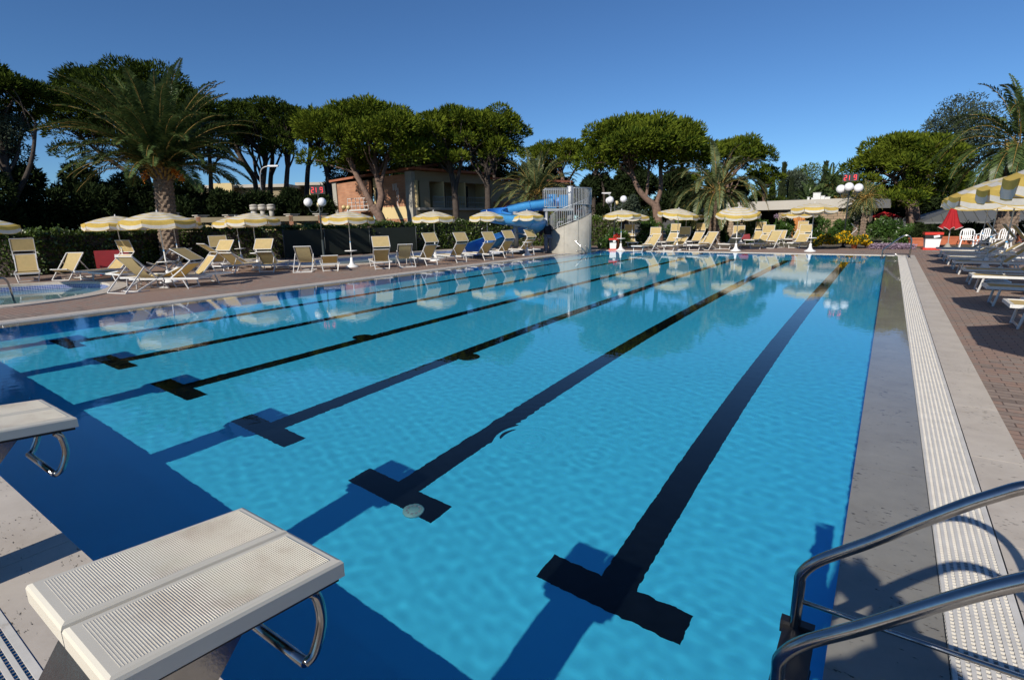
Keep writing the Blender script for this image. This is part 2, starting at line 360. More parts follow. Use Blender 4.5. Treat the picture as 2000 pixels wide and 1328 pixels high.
# ================================================================== the main pool
W, L, DEP = 12.25, 25.0, 1.36
SA, SB, SC = .38, .64, .93              # widths: wet stone band, overflow grating, dry stone band
YN = -1.34                              # near wall, unseen, set back under the platform so sunlight reaches the floor
X0, X1, Y0, Y1 = -W-SC, SC, -SC, L+SC
kid_a = [(p.x, p.y) for p in spline([(-15.75,2.2,0),(-15.8,3.0,0),(-16.15,3.75,0),(-17.0,4.55,0),(-18.2,5.15,0),(-19.6,5.3,0),(-20.6,4.75,0),(-21.2,3.6,0),(-21.3,2.2,0),(-20.5,.8,0),(-18.6,.1,0),(-16.6,.8,0)], 8, True)]
kid_b = [(p.x, p.y) for p in spline([(-20.4,11.3,0),(-18.8,12.4,0),(-17.6,14.0,0),(-17.0,16.2,0),(-16.8,18.5,0),(-16.3,20.6,0),(-16.2,22.3,0),(-17.6,23.6,0),(-19.8,24.0,0),(-21.2,22.4,0),(-21.5,19.0,0),(-21.7,15.0,0),(-21.6,12.2,0)], 6, True)]
def grow(loop, d):
    n = len(loop); out = []
    for i in range(n):
        a = Vector(loop[i-1]); b = Vector(loop[i]); c = Vector(loop[(i+1) % n]); t = (c-a).normalized()
        nn = Vector((t.y, -t.x)); out.append((b.x+nn.x*d, b.y+nn.y*d))
    ar = lambda q: abs(sum(q[i-1][0]*q[i][1]-q[i][0]*q[i-1][1] for i in range(n)))
    if (ar(out) > ar(loop)) != (d > 0):
        return grow(loop, -d) if False else [(2*loop[i][0]-out[i][0], 2*loop[i][1]-out[i][1]) for i in range(n)]
    return out
DECK = [(-20,-9),(7.5,-9),(9,32),(-1,31.3),(-12.6,28.6),(-15,29.5),(-22.4,27),(-24.0,18),(-24.4,15)] + [tuple(foot(px, d).xy) for px, d in ((333,24.8),(200,21.6),(57,18.7),(-300,18.0))]
deck = struct(sheet('deck_paving', DECK, [[(X0,Y0),(X1,Y0),(X1,Y1),(X0,Y1)], grow(kid_a,.42), grow(kid_b,.42)], 0, 'paver'))
big = [(-700,-60),(500,-60),(500,900),(-700,900)]
ground = struct(sheet('ground', big, [[(-19.6,-8.5),(7,-8.5),(8.4,31),(-1.2,30.6),(-12.6,28.0),(-15,28.9),(-21.8,26.4),(-23.5,17.6),(-23.8,15)] + [tuple(foot(px, d-.6).xy) for px, d in ((333,24.8),(200,21.6),(57,18.7),(-300,18.0))]], -.006, 'earth'))

mb = MB()
mb.poly([(-W,YN,-DEP),(0,YN,-DEP),(0,L,-DEP),(-W,L,-DEP)])
floor = struct(mb.build('pool_floor', 'blue'))
mb = MB()
for a, b in (((0,YN),(-W,YN)),((-W,YN),(-W,L)),((-W,L),(0,L)),((0,L),(0,YN))):
    mb.poly([(a[0],a[1],-.03),(b[0],b[1],-.03),(b[0],b[1],-DEP),(a[0],a[1],-DEP)])
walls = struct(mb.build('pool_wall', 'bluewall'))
receives(floor, walls)
lanes = MB(); z = -DEP+.004
for i in range(6):
    x = -1.22-1.985*i
    lanes.box((x-.125,2.25,-DEP-.01),(x+.125,22.75,z)); lanes.box((x-.5,2.0,-DEP-.01),(x+.5,2.249,z)); lanes.box((x-.5,22.751,-DEP-.01),(x+.5,23.0,z))
    lanes.box((x-.125,L-.004,-.9),(x+.125,L+.02,-.1))
lane_ob = struct(lanes.build('lane_marking', 'lane')); receives(lane_ob)
# wet stone band under a film of water on three sides, dry at the near end
def slabs(mb, x0, y0, x1, y1, z0, z1, along, step, gap=.004, ph=0.0):
    a = (x0 if along == 'x' else y0); e = (x1 if along == 'x' else y1); p = a - ph
    while p < e-1e-6:
        q = min(p+step, e); p0 = max(p, a)
        if along == 'x': mb.box((p0+gap/2,y0,z0),(q-gap/2,y1,z1))
        else: mb.box((x0,p0+gap/2,z0),(x1,q-gap/2,z1))
        p = q
wz = -.012
mb = MB()
slabs(mb, 0, -.0, SA, L, -.05, wz, 'y', 1.22, ph=.35); slabs(mb, -W-SA, 0, -W, L, -.05, wz, 'y', 1.22, ph=.2)
slabs(mb, -W-SA, L, SA, L+SA, -.05, wz, 'x', 1.22)
wet = struct(mb.build('overflow_stone', 'trav_wet')); receives(wet)
mb = MB()
mb.box((-W-SA,-.36,-.0012),(SA-.004,-.001,.0035)); slabs(mb, -W-SA, -.361, SA-.004, .0, .0031, .007, 'x', 1.22, ph=.53)
slabs(mb, SB+.006, -SC, SC, L+SC, -.05, .008, 'y', 1.22, ph=.1); slabs(mb, -W-SC, -SC, -W-SB-.006, L+SC, -.05, .008, 'y', 1.22)
slabs(mb, -W-SB, L+SB+.006, SB, L+SC, -.05, .008, 'x', 1.22); mb.box((-W-SB,-SC,-.0012),(SB,-.67,.003)); slabs(mb, -W-SB, -SC, SB, -.67, .0028, .008, 'x', 1.22)
stone = struct(mb.build('coping_stone', 'trav'))
def grating(mb, x0, y0, x1, y1, along, zb=-.035):
    # long bars joined by short cross ribs
    wdt = (x1-x0) if along == 'y' else (y1-y0); n = 9; pitch = wdt/n; ln = (y1-y0) if along == 'y' else (x1-x0)
    for i in range(n):
        a = i*pitch+.0016; b = (i+1)*pitch-.0125
        if i == n-1: b = wdt-.001
        if along == 'y': mb.box((x0+a,y0,zb),(x0+b,y1,.010))
        else: mb.box((x0,y0+a,zb),(x1,y0+b,.010))
    st = .0235; k = 0
    while k*st < ln-.01:
        if along == 'y': mb.box((x0,y0+k*st,zb),(x1,y0+k*st+.006,.0075))
        else: mb.box((x0+k*st,y0,zb),(x0+k*st+.006,y1,.0015))
        k += 1
    k = 0
    while k < ln:                           # joints between the panels
        k += 1.0
mb = MB()
grating(mb, SA+.003, -.64, SB, L+SA, 'y'); grating(mb, -W-SB, 0, -W-SA-.003, L+SA, 'y')
grating(mb, -W-SA, L+SA+.003, SA, L+SB, 'x'); grating(mb, -W, -.64, SA, -.364, 'x', 0.0)
struct(mb.build('overflow_grating', 'grate'))
mb = MB(); mb.poly([(0,Y0,-.06),(X1,Y0,-.06),(X1,0,-.06),(0,0,-.06)]); mb.poly([(X0,Y0,-.06),(-W,Y0,-.06),(-W,0,-.06),(X0,0,-.06)]); mb.poly([(X0,L,-.06),(X1,L,-.06),(X1,Y1,-.06),(X0,Y1,-.06)])
mb.poly([(X0,0,-.06),(-W,0,-.06),(-W,L,-.06),(X0,L,-.06)]); mb.poly([(0,0,-.06),(X1,0,-.06),(X1,L,-.06),(0,L,-.06)])
struct(mb.build('gutter', 'gutter'))
# main drains and the floor inlet
def floor_point(px, py):               # the point of the pool floor seen through the surface
    p = at(px, py, 0); v = (p-CAMLOC); R = math.hypot(v.x, v.y); si = R/v.length/1.333
    k = DEP*math.tan(math.asin(si))/R; return Vector((p.x+v.x*k, p.y+v.y*k, -DEP))
def drain(px, py, r, label, mat, name='floor_drain', cat='drain', group=None):
    c = floor_point(px, py); mb = MB(); mb.lathe([(r, -.006), (r, .012), (r*.9, .02), (r*.55, .021), (r*.5, .026), (.001, .027)], 28, (0,0,0)); 
    o = mb.build(name, mat, loc=(c.x, c.y, -DEP+.006)); tag(o, label, cat, group); receives(o)
    if r > .15: return
    g = MB()
    for k in range(10):
        a = 2*math.pi*k/10; g.bar((math.cos(a)*r*.62, math.sin(a)*r*.62, .0215), (math.cos(a+.35)*r*.66, math.sin(a+.35)*r*.66, .0215), .014, .006)
    q = g.build('slots', 'alu_grey', o); receives(q)
drain(708, 658, .17, 'round dark drain on the pool floor nearest the far left lane lines', 'lane', group='dark floor drains')
drain(915, 697, .17, 'round dark drain on the pool floor right below the fourth lane line', 'lane', group='dark floor drains')
drain(808, 998, .088, 'round white inlet cover on the pool floor at a black lane bar', 'drain')

# ------------------------------------------------------------------ water
def water_material(name, rings):
    m, nt, b = new_mat(name); nt.nodes.remove(b)
    g = nt.nodes.new('ShaderNodeNewGeometry'); pos = g.outputs['Position']
    n1 = nd(nt, 'ShaderNodeTexNoise', Scale=9.0, Detail=3.0, Roughness=.6); nt.links.new(pos, n1.inputs['Vector'])
    n2 = nd(nt, 'ShaderNodeTexNoise', Scale=1.6, Detail=2.0); nt.links.new(pos, n2.inputs['Vector'])
    acc = nd(nt, 'ShaderNodeMath', operation='MULTIPLY_ADD'); nt.links.new(n2.outputs[0], acc.inputs[0]); acc.inputs[1].default_value = 2.2; nt.links.new(n1.outputs[0], acc.inputs[2])
    acc = acc.outputs[0]
    for (x, y, amp, lam, fall) in rings:
        dd = nd(nt, 'ShaderNodeVectorMath', operation='DISTANCE'); nt.links.new(pos, dd.inputs[0]); dd.inputs[1].default_value = (x, y, 0)
        k = nd(nt, 'ShaderNodeMath', operation='MULTIPLY'); nt.links.new(dd.outputs['Value'], k.inputs[0]); k.inputs[1].default_value = 2*math.pi/lam
        sn = nd(nt, 'ShaderNodeMath', operation='SINE'); nt.links.new(k.outputs[0], sn.inputs[0])
        fo = nd(nt, 'ShaderNodeMapRange'); nt.links.new(dd.outputs['Value'], fo.inputs[0]); fo.inputs[1].default_value = 0; fo.inputs[2].default_value = fall; fo.inputs[3].default_value = amp; fo.inputs[4].default_value = 0
        pr = nd(nt, 'ShaderNodeMath', operation='MULTIPLY_ADD'); nt.links.new(sn.outputs[0], pr.inputs[0]); nt.links.new(fo.outputs[0], pr.inputs[1]); nt.links.new(acc, pr.inputs[2]); acc = pr.outputs[0]
    bp = nd(nt, 'ShaderNodeBump', Distance=.00045, Strength=1.0); nt.links.new(acc, bp.inputs['Height'])
    gl = nd(nt, 'ShaderNodeBsdfGlass', IOR=1.333, Roughness=0.0); gl.inputs[0].default_value = (.97, 1, 1, 1)
    nt.links.new(bp.outputs[0], gl.inputs['Normal']); nt.links.new(gl.outputs[0], nt.nodes['Material Output'].inputs[0])
    return m
rp = at(1035, 857, 0)
M['water'] = water_material('pool_water', [(rp.x, rp.y, 2.6, .075, .42), (rp.x, rp.y, .5, .11, 1.3), (-.35, .9, .3, .07, 1.5), (-3.6, 1.2, .12, .06, 1.2)])
M['water_kid'] = water_material('paddling_pool_water', [])
def water_grid(name, x0, y0, x1, y1, step, amp, seed):
    nx = int((x1-x0)/step)+1; ny = int((y1-y0)/step)+1
    X, Y = np.meshgrid(np.linspace(x0, x1, nx), np.linspace(y0, y1, ny))
    rs = np.random.RandomState(seed); Z = np.zeros_like(X) - .002
    for i in range(34):
        lam = np.exp(rs.uniform(np.log(.085), np.log(.22))); th = rs.uniform(0, 2*np.pi)
        k = 2*np.pi/lam; Z += amp*(lam/.2)**1.5*np.sin(k*(X*np.cos(th)+Y*np.sin(th))+rs.uniform(0, 6.28))
    for cx, cy, A, lam, fall in ((rp.x, rp.y, 5.5e-5, .085, .2), (rp.x+.5, rp.y-.1, 1.2e-5, .08, .3), (rp.x-.7, rp.y-.9, 1.4e-5, .09, .35), (-.6, 1.3, 1.8e-5, .09, .6), (-5.2, 3.2, 1.4e-5, .09, .5), (-3.4, 5.2, 1.2e-5, .09, .4)):
        r = np.sqrt((X-cx)**2+(Y-cy)**2); Z += A*np.exp(-r/fall)*np.sin(2*np.pi*r/lam)
    v = np.stack([X, Y, Z], -1).reshape(-1, 3)
    i = np.arange((ny-1)*nx).reshape(ny-1, nx)[:, :-1].ravel()
    q = np.stack([i, i+1, i+1+nx, i+nx], -1)
    o = raw_mesh(name, v, q, 'water', smooth=True); o.cycles.is_caustics_caster = True; return struct(o)
water = water_grid('pool_water', -W-SA-.003, -1.35, SA+.003, L+SA+.003, .0195, 2.1e-5, 3)  # runs on unseen under the deck so sunlight reaches the near floor
# ================================================================== starting blocks
def make_block(label):
    t = thing('starting_block', label, 'starting block', group='starting blocks along the near end')
    Z0, Z1 = .795, .745                    # back edge, front edge
    y0, y1 = -.475, .065
    def zt(y): return Z0 + (Z1-Z0)*(y-y0)/(y1-y0)
    for sx in (-1, 1):
        a, b = (-.255, -.003) if sx < 0 else (.003, .255)
        mb = MB(); e = .012
        # moulded panel with chamfered edges
        rings = []
        for (ins, dz) in ((0, -.052), (0, -.012), (.004, -.004), (.012, 0)):
            rings.append([(a+ins, y0+ins, zt(y0)+dz), (b-ins, y0+ins, zt(y0)+dz), (b-ins, y1-ins, zt(y1)+dz), (a+ins, y1-ins, zt(y1)+dz)])
        base = len(mb.v)
        for r in rings: mb.v += r
        for i in range(3):
            for k in range(4):
                k2 = (k+1) % 4; mb.face([base+i*4+k, base+i*4+k2, base+(i+1)*4+k2, base+(i+1)*4+k], 0, False)
        mb.face([base+12+k for k in range(4)]); mb.face([base+k for k in range(4)][::-1])
        p = mb.build('platform_panel', 'creamside', t)
        rb = MB(); n = 84; x0, x1 = a+.024, b-.024
        for k in range(n):
            ya = y0+.03 + (y1-y0-.055)*k/n; yb = ya + (y1-y0-.055)/n*.6
            z = zt(ya)+.0002; h = .0011
            rb.hexa([(x0,ya,z-.002),(x1,ya,z-.002),(x1,yb,z-.002),(x0,yb,z-.002),(x0,ya+.001,z+h),(x1,ya+.001,z+h),(x1,yb-.001,z+h),(x0,yb-.001,z+h)])
        rb.build('tread_ribs', 'cream', p)
    mb = MB(); mb.hexa([(-.243,y0+.015,zt(y0)-.066),(.243,y0+.015,zt(y0)-.066),(.243,y1-.012,zt(y1)-.066),(-.243,y1-.012,zt(y1)-.066),(-.243,y0+.015,zt(y0)-.0525),(.243,y0+.015,zt(y0)-.0525),(.243,y1-.012,zt(y1)-.0525),(-.243,y1-.012,zt(y1)-.0525)])
    mb.build('underframe', 'black', t)
    # backstroke handle: two side hoops joined by a bar under the front edge
    h = MB()
    zf = Z1-.075
    for sx in (-1, 1):
        x = .215*sx
        h.tube(spline([(x,-.02,zf+.01),(x,-.0,zf-.02),(x,.005,zf-.10),(x,-.025,zf-.175),(x*.96,-.05,zf-.195)], 5), .0145, 10)
    h.tube([(-.207,-.05,zf-.195),(.207,-.05,zf-.195)], .0145, 10)
    h.build('grab_handle', 'steel', t)
    # folded sheet pedestal leaning forward
    pd = MB(); zt2 = .72
    pd.hexa([(-.13,-.92,.012),(.13,-.92,.012),(.13,-.70,.012),(-.13,-.70,.012),(-.16,-.42,zt2),(.16,-.42,zt2),(.16,-.12,zt2-.015),(-.16,-.12,zt2-.015)])
    pd.build('pedestal', 'steel', t)
    sm = MB(); sm.box((-.17,-.925,.0085),(.17,-.69,.0115)); sm.build('base_plate', 'steel_dull', t)
    return t
blk = ['nearest starting block with ribbed cream top and steel handle over the pool', 'second starting block, cut by the left edge of the photo',
       'third starting block along the near end, outside the picture', 'fourth starting block along the near end, outside the picture',
       'fifth starting block along the near end, outside the picture', 'sixth starting block along the near end, outside the picture']
def copy_tree(o, parent=None):
    kids = [c for c in o.children]
    c = o.copy(); COL.objects.link(c); c.parent = parent
    for k in kids: copy_tree(k, c)
    return c
b0 = make_block(blk[0]); b0.location = (-1.36, 0, 0)
for i in range(1, 6):
    b = copy_tree(b0); b.location = (-1.36-2.02*i, 0, 0); b['label'] = blk[i]

# ================================================================== ladders
def make_ladder(label, w=.5, s=1.0, treads=3, brace=True, black=True, group=None):
    """local: x towards the deck from the water edge at x=0, rails at y = 0 and y = w"""
    t = thing('pool_ladder', label, 'ladder', group=group)
    for y in (0, w):
        path = [(-.12,y,-1.05),(-.12,y,-.3),(-.12,y,.16)] + spline([(-.12,y,.20),(-.115,y,.25),(-.06,y,.33),(.09,y,.465),(.285,y,.65),(.39,y,.74),(.47,y,.795),(.57,y,.81),(.66,y,.76),(.71,y,.66),(.72,y,.5)], 5) + [(.72,y,.012)]
        mb = MB(); mb.tube([(p[0]*s, p[1], p[2]*s) if p[2] > 0 else (p[0]*s, p[1], p[2]) for p in path], .0215, 14)
        r = mb.build('handrail', 'steel', t); receives(r)
        fl = MB(); fl.lathe([(.045,.0),(.045,.012),(.026,.02)], 18, (.72*s,y,.008)); fl.build('flange', 'steel', r)
        if brace:
            mb = MB(); mb.tube([(-.12*s,y,.125),(.72*s,y,.125)], .0095, 10); mb.build('brace', 'steel', t)
    for k in range(treads):
        z = .0 - .28*k; mb = MB(); mb.box((-.16*s,.015,z-.035),(-.045*s,w-.015,z+.004)); mb.box((-.172*s,-.028,z-.06),(-.05*s,.014,z+.02)); mb.box((-.172*s,w-.014,z-.06),(-.05*s,w+.028,z+.02))
        o = mb.build('tread', 'black' if black else 'plastic_w', t); receives(o)
    return t
lad = make_ladder('nearest steel pool ladder with black treads, at the lower right')
lad.location = (0, .955, 0)
l2 = make_ladder('curved steel pool ladder at the far right corner of the pool', w=.5, s=1.02, treads=2, group='far corner ladders'); l2.location = (0, 24.2, 0)
l3 = make_ladder('sunlit steel pool ladder at the far left corner by the slide tower', w=.5, s=1.02, treads=2, group='far corner ladders'); l3.location = (-W, 22.6, 0); l3.rotation_euler.z = math.pi; l3.location.y = 23.1
t = thing('paddling_pool_ladder', 'short curved steel handrails at the rim of the round paddling pool', 'ladder', at(30, 594, 0), rad(115))
for y in (0, .72):
    mb = MB(); mb.tube([(-.34,y,-.4),(-.34,y,.3)] + spline([(-.34,y,.45),(-.27,y,.56),(-.16,y,.6),(-.07,y,.54),(-.04,y,.4)], 5) + [(0,y,0)], .021, 10); mb.build('handrail', 'steel', t)

# ================================================================== parasols
def parasol(label, x, y, R=1.0, rim=1.82, top=2.13, tilt=(0, 0), base=True, table=.62, phase=0.0, group='yellow and white striped parasols', seed=0, lean=(0, 0), flap=.2):
    t = thing('parasol', label, 'parasol', (x, y, 0), 0, group)
    rnd = random.Random(seed); n = 8; nr = 9
    mb = MB(); rows = []
    rs = [0.02] + [R*(k+1)/nr for k in range(nr)]
    sub = 4
    for r in rs:
        row = []
        for k in range(n*sub):
            a = 2*math.pi*k/(n*sub) + phase; f = (k % sub)/sub
            pol = math.cos(math.pi/n)/math.cos((f-.5)*2*math.pi/n)      # straight edge between ribs
            rr = r*pol/ (math.cos(math.pi/n)/math.cos(math.pi/n)) / 1.0 if r > .03 else r
            u = r/R; z = top-.06 - (top-.06-rim)*(u**1.55) - .035*u*math.sin(math.pi*f)
            row.append((rr*math.cos(a), rr*math.sin(a), z))
        rows.append(row)
    for row in rows: mb.v += row
    N = n*sub
    for i in range(nr):
        m = {2: 2, 4: 2, 6: 2, nr-1: 1}.get(i, 0)
        for k in range(N):
            k2 = (k+1) % N; mb.face([i*N+k, (i+1)*N+k, (i+1)*N+k2, i*N+k2], m, True)
    can = mb.build('canopy', ['canvas_w', 'canvas_y', 'canvas_c'], t)
    vb = MB(); hgt = flap
    last = rows[-1]
    for g in range(n):                   # eight separate scalloped flaps
        flip = rnd.random() < .1; out = rnd.uniform(-.02, .04); base_i = len(vb.v); cols = []
        for s_ in range(sub+1):
            p = Vector(last[(g*sub+s_) % N]); f = s_/sub; d = Vector((p.x, p.y, 0)).normalized()
            q = Vector(last[(g*sub+sub//2) % N]); p = p + (q-p)*(.03 if s_ in (0, sub) else 0)
            drop = hgt*(.80 if s_ in (0, sub) else 1.0); wob = .02*math.sin(7*f+g*3+seed)
            cols.append([p, p+d*(out*.5+wob*.5)-Vector((0,0,drop*.45)), p+d*(out+wob)-Vector((0,0,drop*.93)), p+d*(out+wob)-Vector((0,0,drop))])
        for c in cols: vb.v += [tuple(q) for q in c]
        for s_ in range(sub):
            for j, m in ((0, 1), (1, 0), (2, 1)):
                a = base_i+s_*4+j; vb.face([a, a+1, a+5, a+4], m, True)
    vb.build('valance', ['canvas_w', 'canvas_y'], can)
    ob = MB(); ob.tube([(0,0,.2),(0,0,.95)], .02, 10); ob.tube([(0,0,.95),(0,0,top-.02)], .0155, 10); ob.lathe([(.024,0),(.024,.03)], 12, (0,0,.93), 1); ob.lathe([(.02,0),(.026,.03),(.006,.075)], 10, (0,0,top-.07))
    ob.build('pole', ['alu', 'slide'], t)
    rb = MB()
    for g in range(n):
        a = 2*math.pi*g/n+phase; p = Vector(rows[-1][g*sub]); rb.tube([(0,0,top-.11), (p.x*.5, p.y*.5, rows[nr//2][g*sub][2]-.02), (p.x*.97, p.y*.97, p.z-.01)], .005, 4, cap=False)
    rb.build('ribs', 'alu_grey', can)
    if base:
        bb = MB(); bb.lathe([(.25,0),(.25,.03),(.20,.055),(.12,.10),(.075,.17),(.055,.26),(.05,.36),(.03,.37)], 20); bb.build('base', 'plastic_w', t)
    if table:
        tb = MB(); tb.lathe([(.05,-.05),(.06,-.012),(.225,-.012),(.235,0),(.225,.012),(.03,.012)], 22, (0,0,table)); tb.build('table', 'plastic_w', t)
    if tilt != (0, 0):
        for ch in t.children:
            if ch.name.startswith('canopy'):
                ch.matrix_parent_inverse = Matrix.Translation((0,0,top-.12)) @ Matrix.Rotation(tilt[0],4,'X') @ Matrix.Rotation(tilt[1],4,'Y') @ Matrix.Translation((0,0,-(top-.12)))
    t.rotation_euler = (lean[0], lean[1], 0)
    return t
PL = lambda px, py: at(px, py, 0)
def pz(px, py, **k): p = PL(px, py); return dict(x=p.x, y=p.y, **k)
far_x = [(1216,489,'farthest left parasol of the far poolside row, tables each side'), (1325,489,'tilted parasol second from the left in the far poolside row'), (1439,490,'strongly tilted parasol in front of the low stone building'), (1583,491,'rightmost parasol of the front far row, near the yellow flowers')]
tl = [(0,.0),(.0,.12),(.18,.06),(-.05,0)]
for i, (px, py, lb) in enumerate(far_x):
    p = PL(px, py); parasol(lb, p.x, p.y-.25, seed=i, tilt=tl[i], phase=.2+.1*i, rim=1.80+(.1 if i == 3 else 0), top=2.12+(.1 if i == 3 else 0))
for i, (px, d, lb) in enumerate([(1234,31.5,'parasol half hidden behind the leftmost far row parasol'), (1338,32,'parasol mostly hidden behind the tilted far row parasol'), (1446,32.5,'parasol hanging low behind the strongly tilted parasol'), (1556,33,'parasol in front of the orange door, behind the rightmost far one')]):
    p = foot(px, d); parasol(lb, p.x, p.y, seed=10+i, rim=1.7, top=2.0, phase=.3*i)
lf = [((505,527),'parasol on the left terrace over the bed with a raised pale sunshade',.0), ((688,522),'parasol left of the brick building with a bare white base',.1), ((851,509.5),'parasol in front of the building balconies, left row',.2), ((953,500.5),'parasol before the blue slide, second from the slide tower',.3), ((1030,499),'parasol right in front of the blue slide, nearest the tower',.15)]
for i, ((px, py), lb, ph) in enumerate(lf):
    p = PL(px, py); parasol(lb, p.x, p.y, seed=20+i, phase=ph, R=(.95,.95,.92,.88,.84)[i])
p = foot(690-180, 23.5)
for i, (px, d, lb, R, rim) in enumerate([(331,15.9,'largest looking parasol, in the middle of the left sunbeds',1.02,1.8), (247,18.6,'parasol left of the largest one, over the reclined bed',1.0,1.76), (353,21.0,'parasol hidden behind the largest one before the palm trunk',1.0,1.76), (473,23.8,'parasol half hidden behind another at the hedge',1.0,1.76), (-22,14.6,'parasol cut by the left edge of the photo',1.0,1.74)]):
    p = foot(px, d); parasol(lb, p.x, p.y, seed=30+i, phase=.25*i, R=R, rim=rim, top=rim+.32, lean=(0, rad(-3)), tilt=(0,.05))
yy = [5.35, 8.8, 12.9, 16.2, 19.5, 22.7]
rl = ['striped parasol outside the picture on the right whose shadow falls on the paving', 'nearest parasol at the right edge, its flaps hanging highest', 'second parasol from the right edge over the white sunbeds', 'third parasol in the right row, behind two larger looking ones', 'fourth parasol in the right row, left tip above the red parasol', 'fifth parasol in the right row, mostly hidden by the others']
for i, y in enumerate(yy):
    parasol(rl[i], (2.2, 2.28, 2.42, 2.25, 2.35, 2.5)[i], y, flap=.25, seed=40+i, R=1.24, rim=2.04 if i < 3 else 2.0, top=2.52, phase=.39+.05*i, lean=(0, rad(2.0)), tilt=(.05, -.02), table=.66)

# ================================================================== sunbeds and deck chairs
def sunbed(label, x, y, rz, back=.55, shade=None, group='sunbeds on the left terrace', frame='alu', h=.28, w=.60, hinge=1.12, shade_len=.42, shade_ang=0.0):
    """foot end at the origin, head towards +x; back = angle of the backrest, shade = angle of the sunshade panel"""
    t = thing('sunbed', label, 'sunbed', (x, y, 0), rz, group)
    mb = MB(); W2 = w/2
    for s in (-1, 1): mb.bar((0,s*W2,h),(1.9,s*W2,h),.03,.05)
    mb.bar((0,-W2,h),(0,W2,h),.05,.05); mb.bar((1.9,-W2,h),(1.9,W2,h),.03,.04)
    mb.build('frame', frame, t)
    f = MB(); nseg = 6
    f.slab([(.03,-W2+.02,h+.012),(hinge,-W2+.02,h-.01),(hinge,W2-.02,h-.01),(.03,W2-.02,h+.012)], .008); f.build('seat', 'sling', t)
    bl = .66; c, s_ = math.cos(back), math.sin(back); o = Vector((hinge,0,h+.01)); tip = o+Vector((c*bl,0,s_*bl))
    fr = MB()
    for s in (-1, 1):
        fr.bar(o+Vector((0,s*(W2-.03),0)), tip+Vector((0,s*(W2-.03),0)), .028, .03)
    fr.bar(tip+Vector((0,-W2+.03,0)), tip+Vector((0,W2-.03,0)), .03, .03)
    if back > .1:
        for s in (-1, 1): fr.bar(o+(tip-o)*.55+Vector((0,s*(W2-.05),0)), (hinge+.42,s*(W2-.05),h), .015, .015)
    B = fr.build('backrest_frame', frame, t)
    q = MB(); q.slab([o+Vector((0,-W2+.045,0)), tip+Vector((-.01*c,-W2+.045,0)), tip+Vector((0,W2-.045,0)), o+Vector((0,W2-.045,0))], .008); q.build('backrest', 'sling', t)
    for xx in (.17, 1.45):
        lg = MB()
        dx = -.06 if xx < 1 else .1
        for s in (-1, 1): lg.bar((xx,s*(W2-.02),h-.02),(xx+dx,s*(W2-.06),.0),.028,.028)
        lg.bar((xx+dx*.9,-W2+.06,.035),(xx+dx*.9,W2-.06,.035),.024,.024); lg.build('leg', frame, t)
    if shade is not None:
        sh = MB(); gap = .12; d1 = Vector((math.cos(back+.15),0,math.sin(back+.15))); a0 = tip+d1*gap
        sd = Vector((math.cos(shade),0,math.sin(shade))); a1 = a0+sd*shade_len
        sh.slab([a0+Vector((0,-W2+.01,0)), a1+Vector((0,-W2+.01,0)), a1+Vector((0,W2-.01,0)), a0+Vector((0,W2-.01,0))], .006)
        S_ = sh.build('sunshade', 'sling', t)
        e = MB()
        for s in (-1, 1):
            e.bar(o+(tip-o)*.72+Vector((0,s*(W2-.012),0)), a0+Vector((0,s*(W2-.012),0)), .02, .02); e.bar(a0+Vector((0,s*(W2-.002),0)), a1+Vector((0,s*(W2-.002),0)), .018, .018)
        e.bar(a0+Vector((0,-W2,0)), a0+Vector((0,W2,0)), .018, .018); e.bar(a1+Vector((0,-W2,0)), a1+Vector((0,W2,0)), .018, .018)
        e.build('sunshade_frame', frame, S_)
    return t
def deck_chair(label, x, y, rz, group='deck chairs on the left terrace', sc=1.0, frame='alu', rec=0.0):
    """sitter faces -x; back rises towards +x"""
    t = thing('deck_chair', label, 'deck chair', (x, y, 0), rz, group); W2 = .3
    t.scale = (sc*.88, sc*.88, sc*.86)
    A0, A1 = Vector((-.42,0,.02)), Vector((.52+rec,0,.98-rec*.5)); B0, B1 = Vector((.50,0,.02)), Vector((-.42,0,.42)); C0, C1 = Vector((.88,0,.02)), Vector((.22,0,.70))
    mb = MB()
    for s in (-1, 1): mb.bar(A0+Vector((0,s*W2,0)), A1+Vector((0,s*W2,0)), .028, .04)
    for p in (A0, A1): mb.bar(p+Vector((0,-W2,0)), p+Vector((0,W2,0)), .028, .028)
    mb.build('back_frame', frame, t)
    mb = MB()
    for s in (-1, 1): mb.bar(B0+Vector((0,s*(W2-.04),0)), B1+Vector((0,s*(W2-.04),0)), .028, .04)
    for p in (B0, B1): mb.bar(p+Vector((0,-W2,0)), p+Vector((0,W2,0)), .028, .028)
    mb.build('seat_frame', frame, t)
    mb = MB()
    for s in (-1, 1): mb.bar(C0+Vector((0,s*(W2+.03),0)), C1+Vector((0,s*(W2+.03),0)), .022, .03); mb.bar(C0+Vector((0,s*(W2+.03),0)), B0+Vector((-.3,s*(W2+.03),0)), .02, .02)
    mb.bar(C0+Vector((0,-W2-.03,0)), C0+Vector((0,W2+.03,0)), .022, .022); mb.build('rear_strut', frame, t)
    f = MB(); pts = spline([A1, A1.lerp(B1,.22)+Vector((.015,0,-.14)), A1.lerp(B1,.55)+Vector((.03,0,-.27)), A1.lerp(B1,.82)+Vector((0,0,-.2)), B1], 4); b = 0
    for p in pts: f.v += [(p.x,-W2+.05,p.z),(p.x,W2-.05,p.z)]
    for i in range(len(pts)-1): f.face([2*i,2*i+1,2*i+3,2*i+2], 0, True)
    f.build('sling', 'sling', t)
    return t
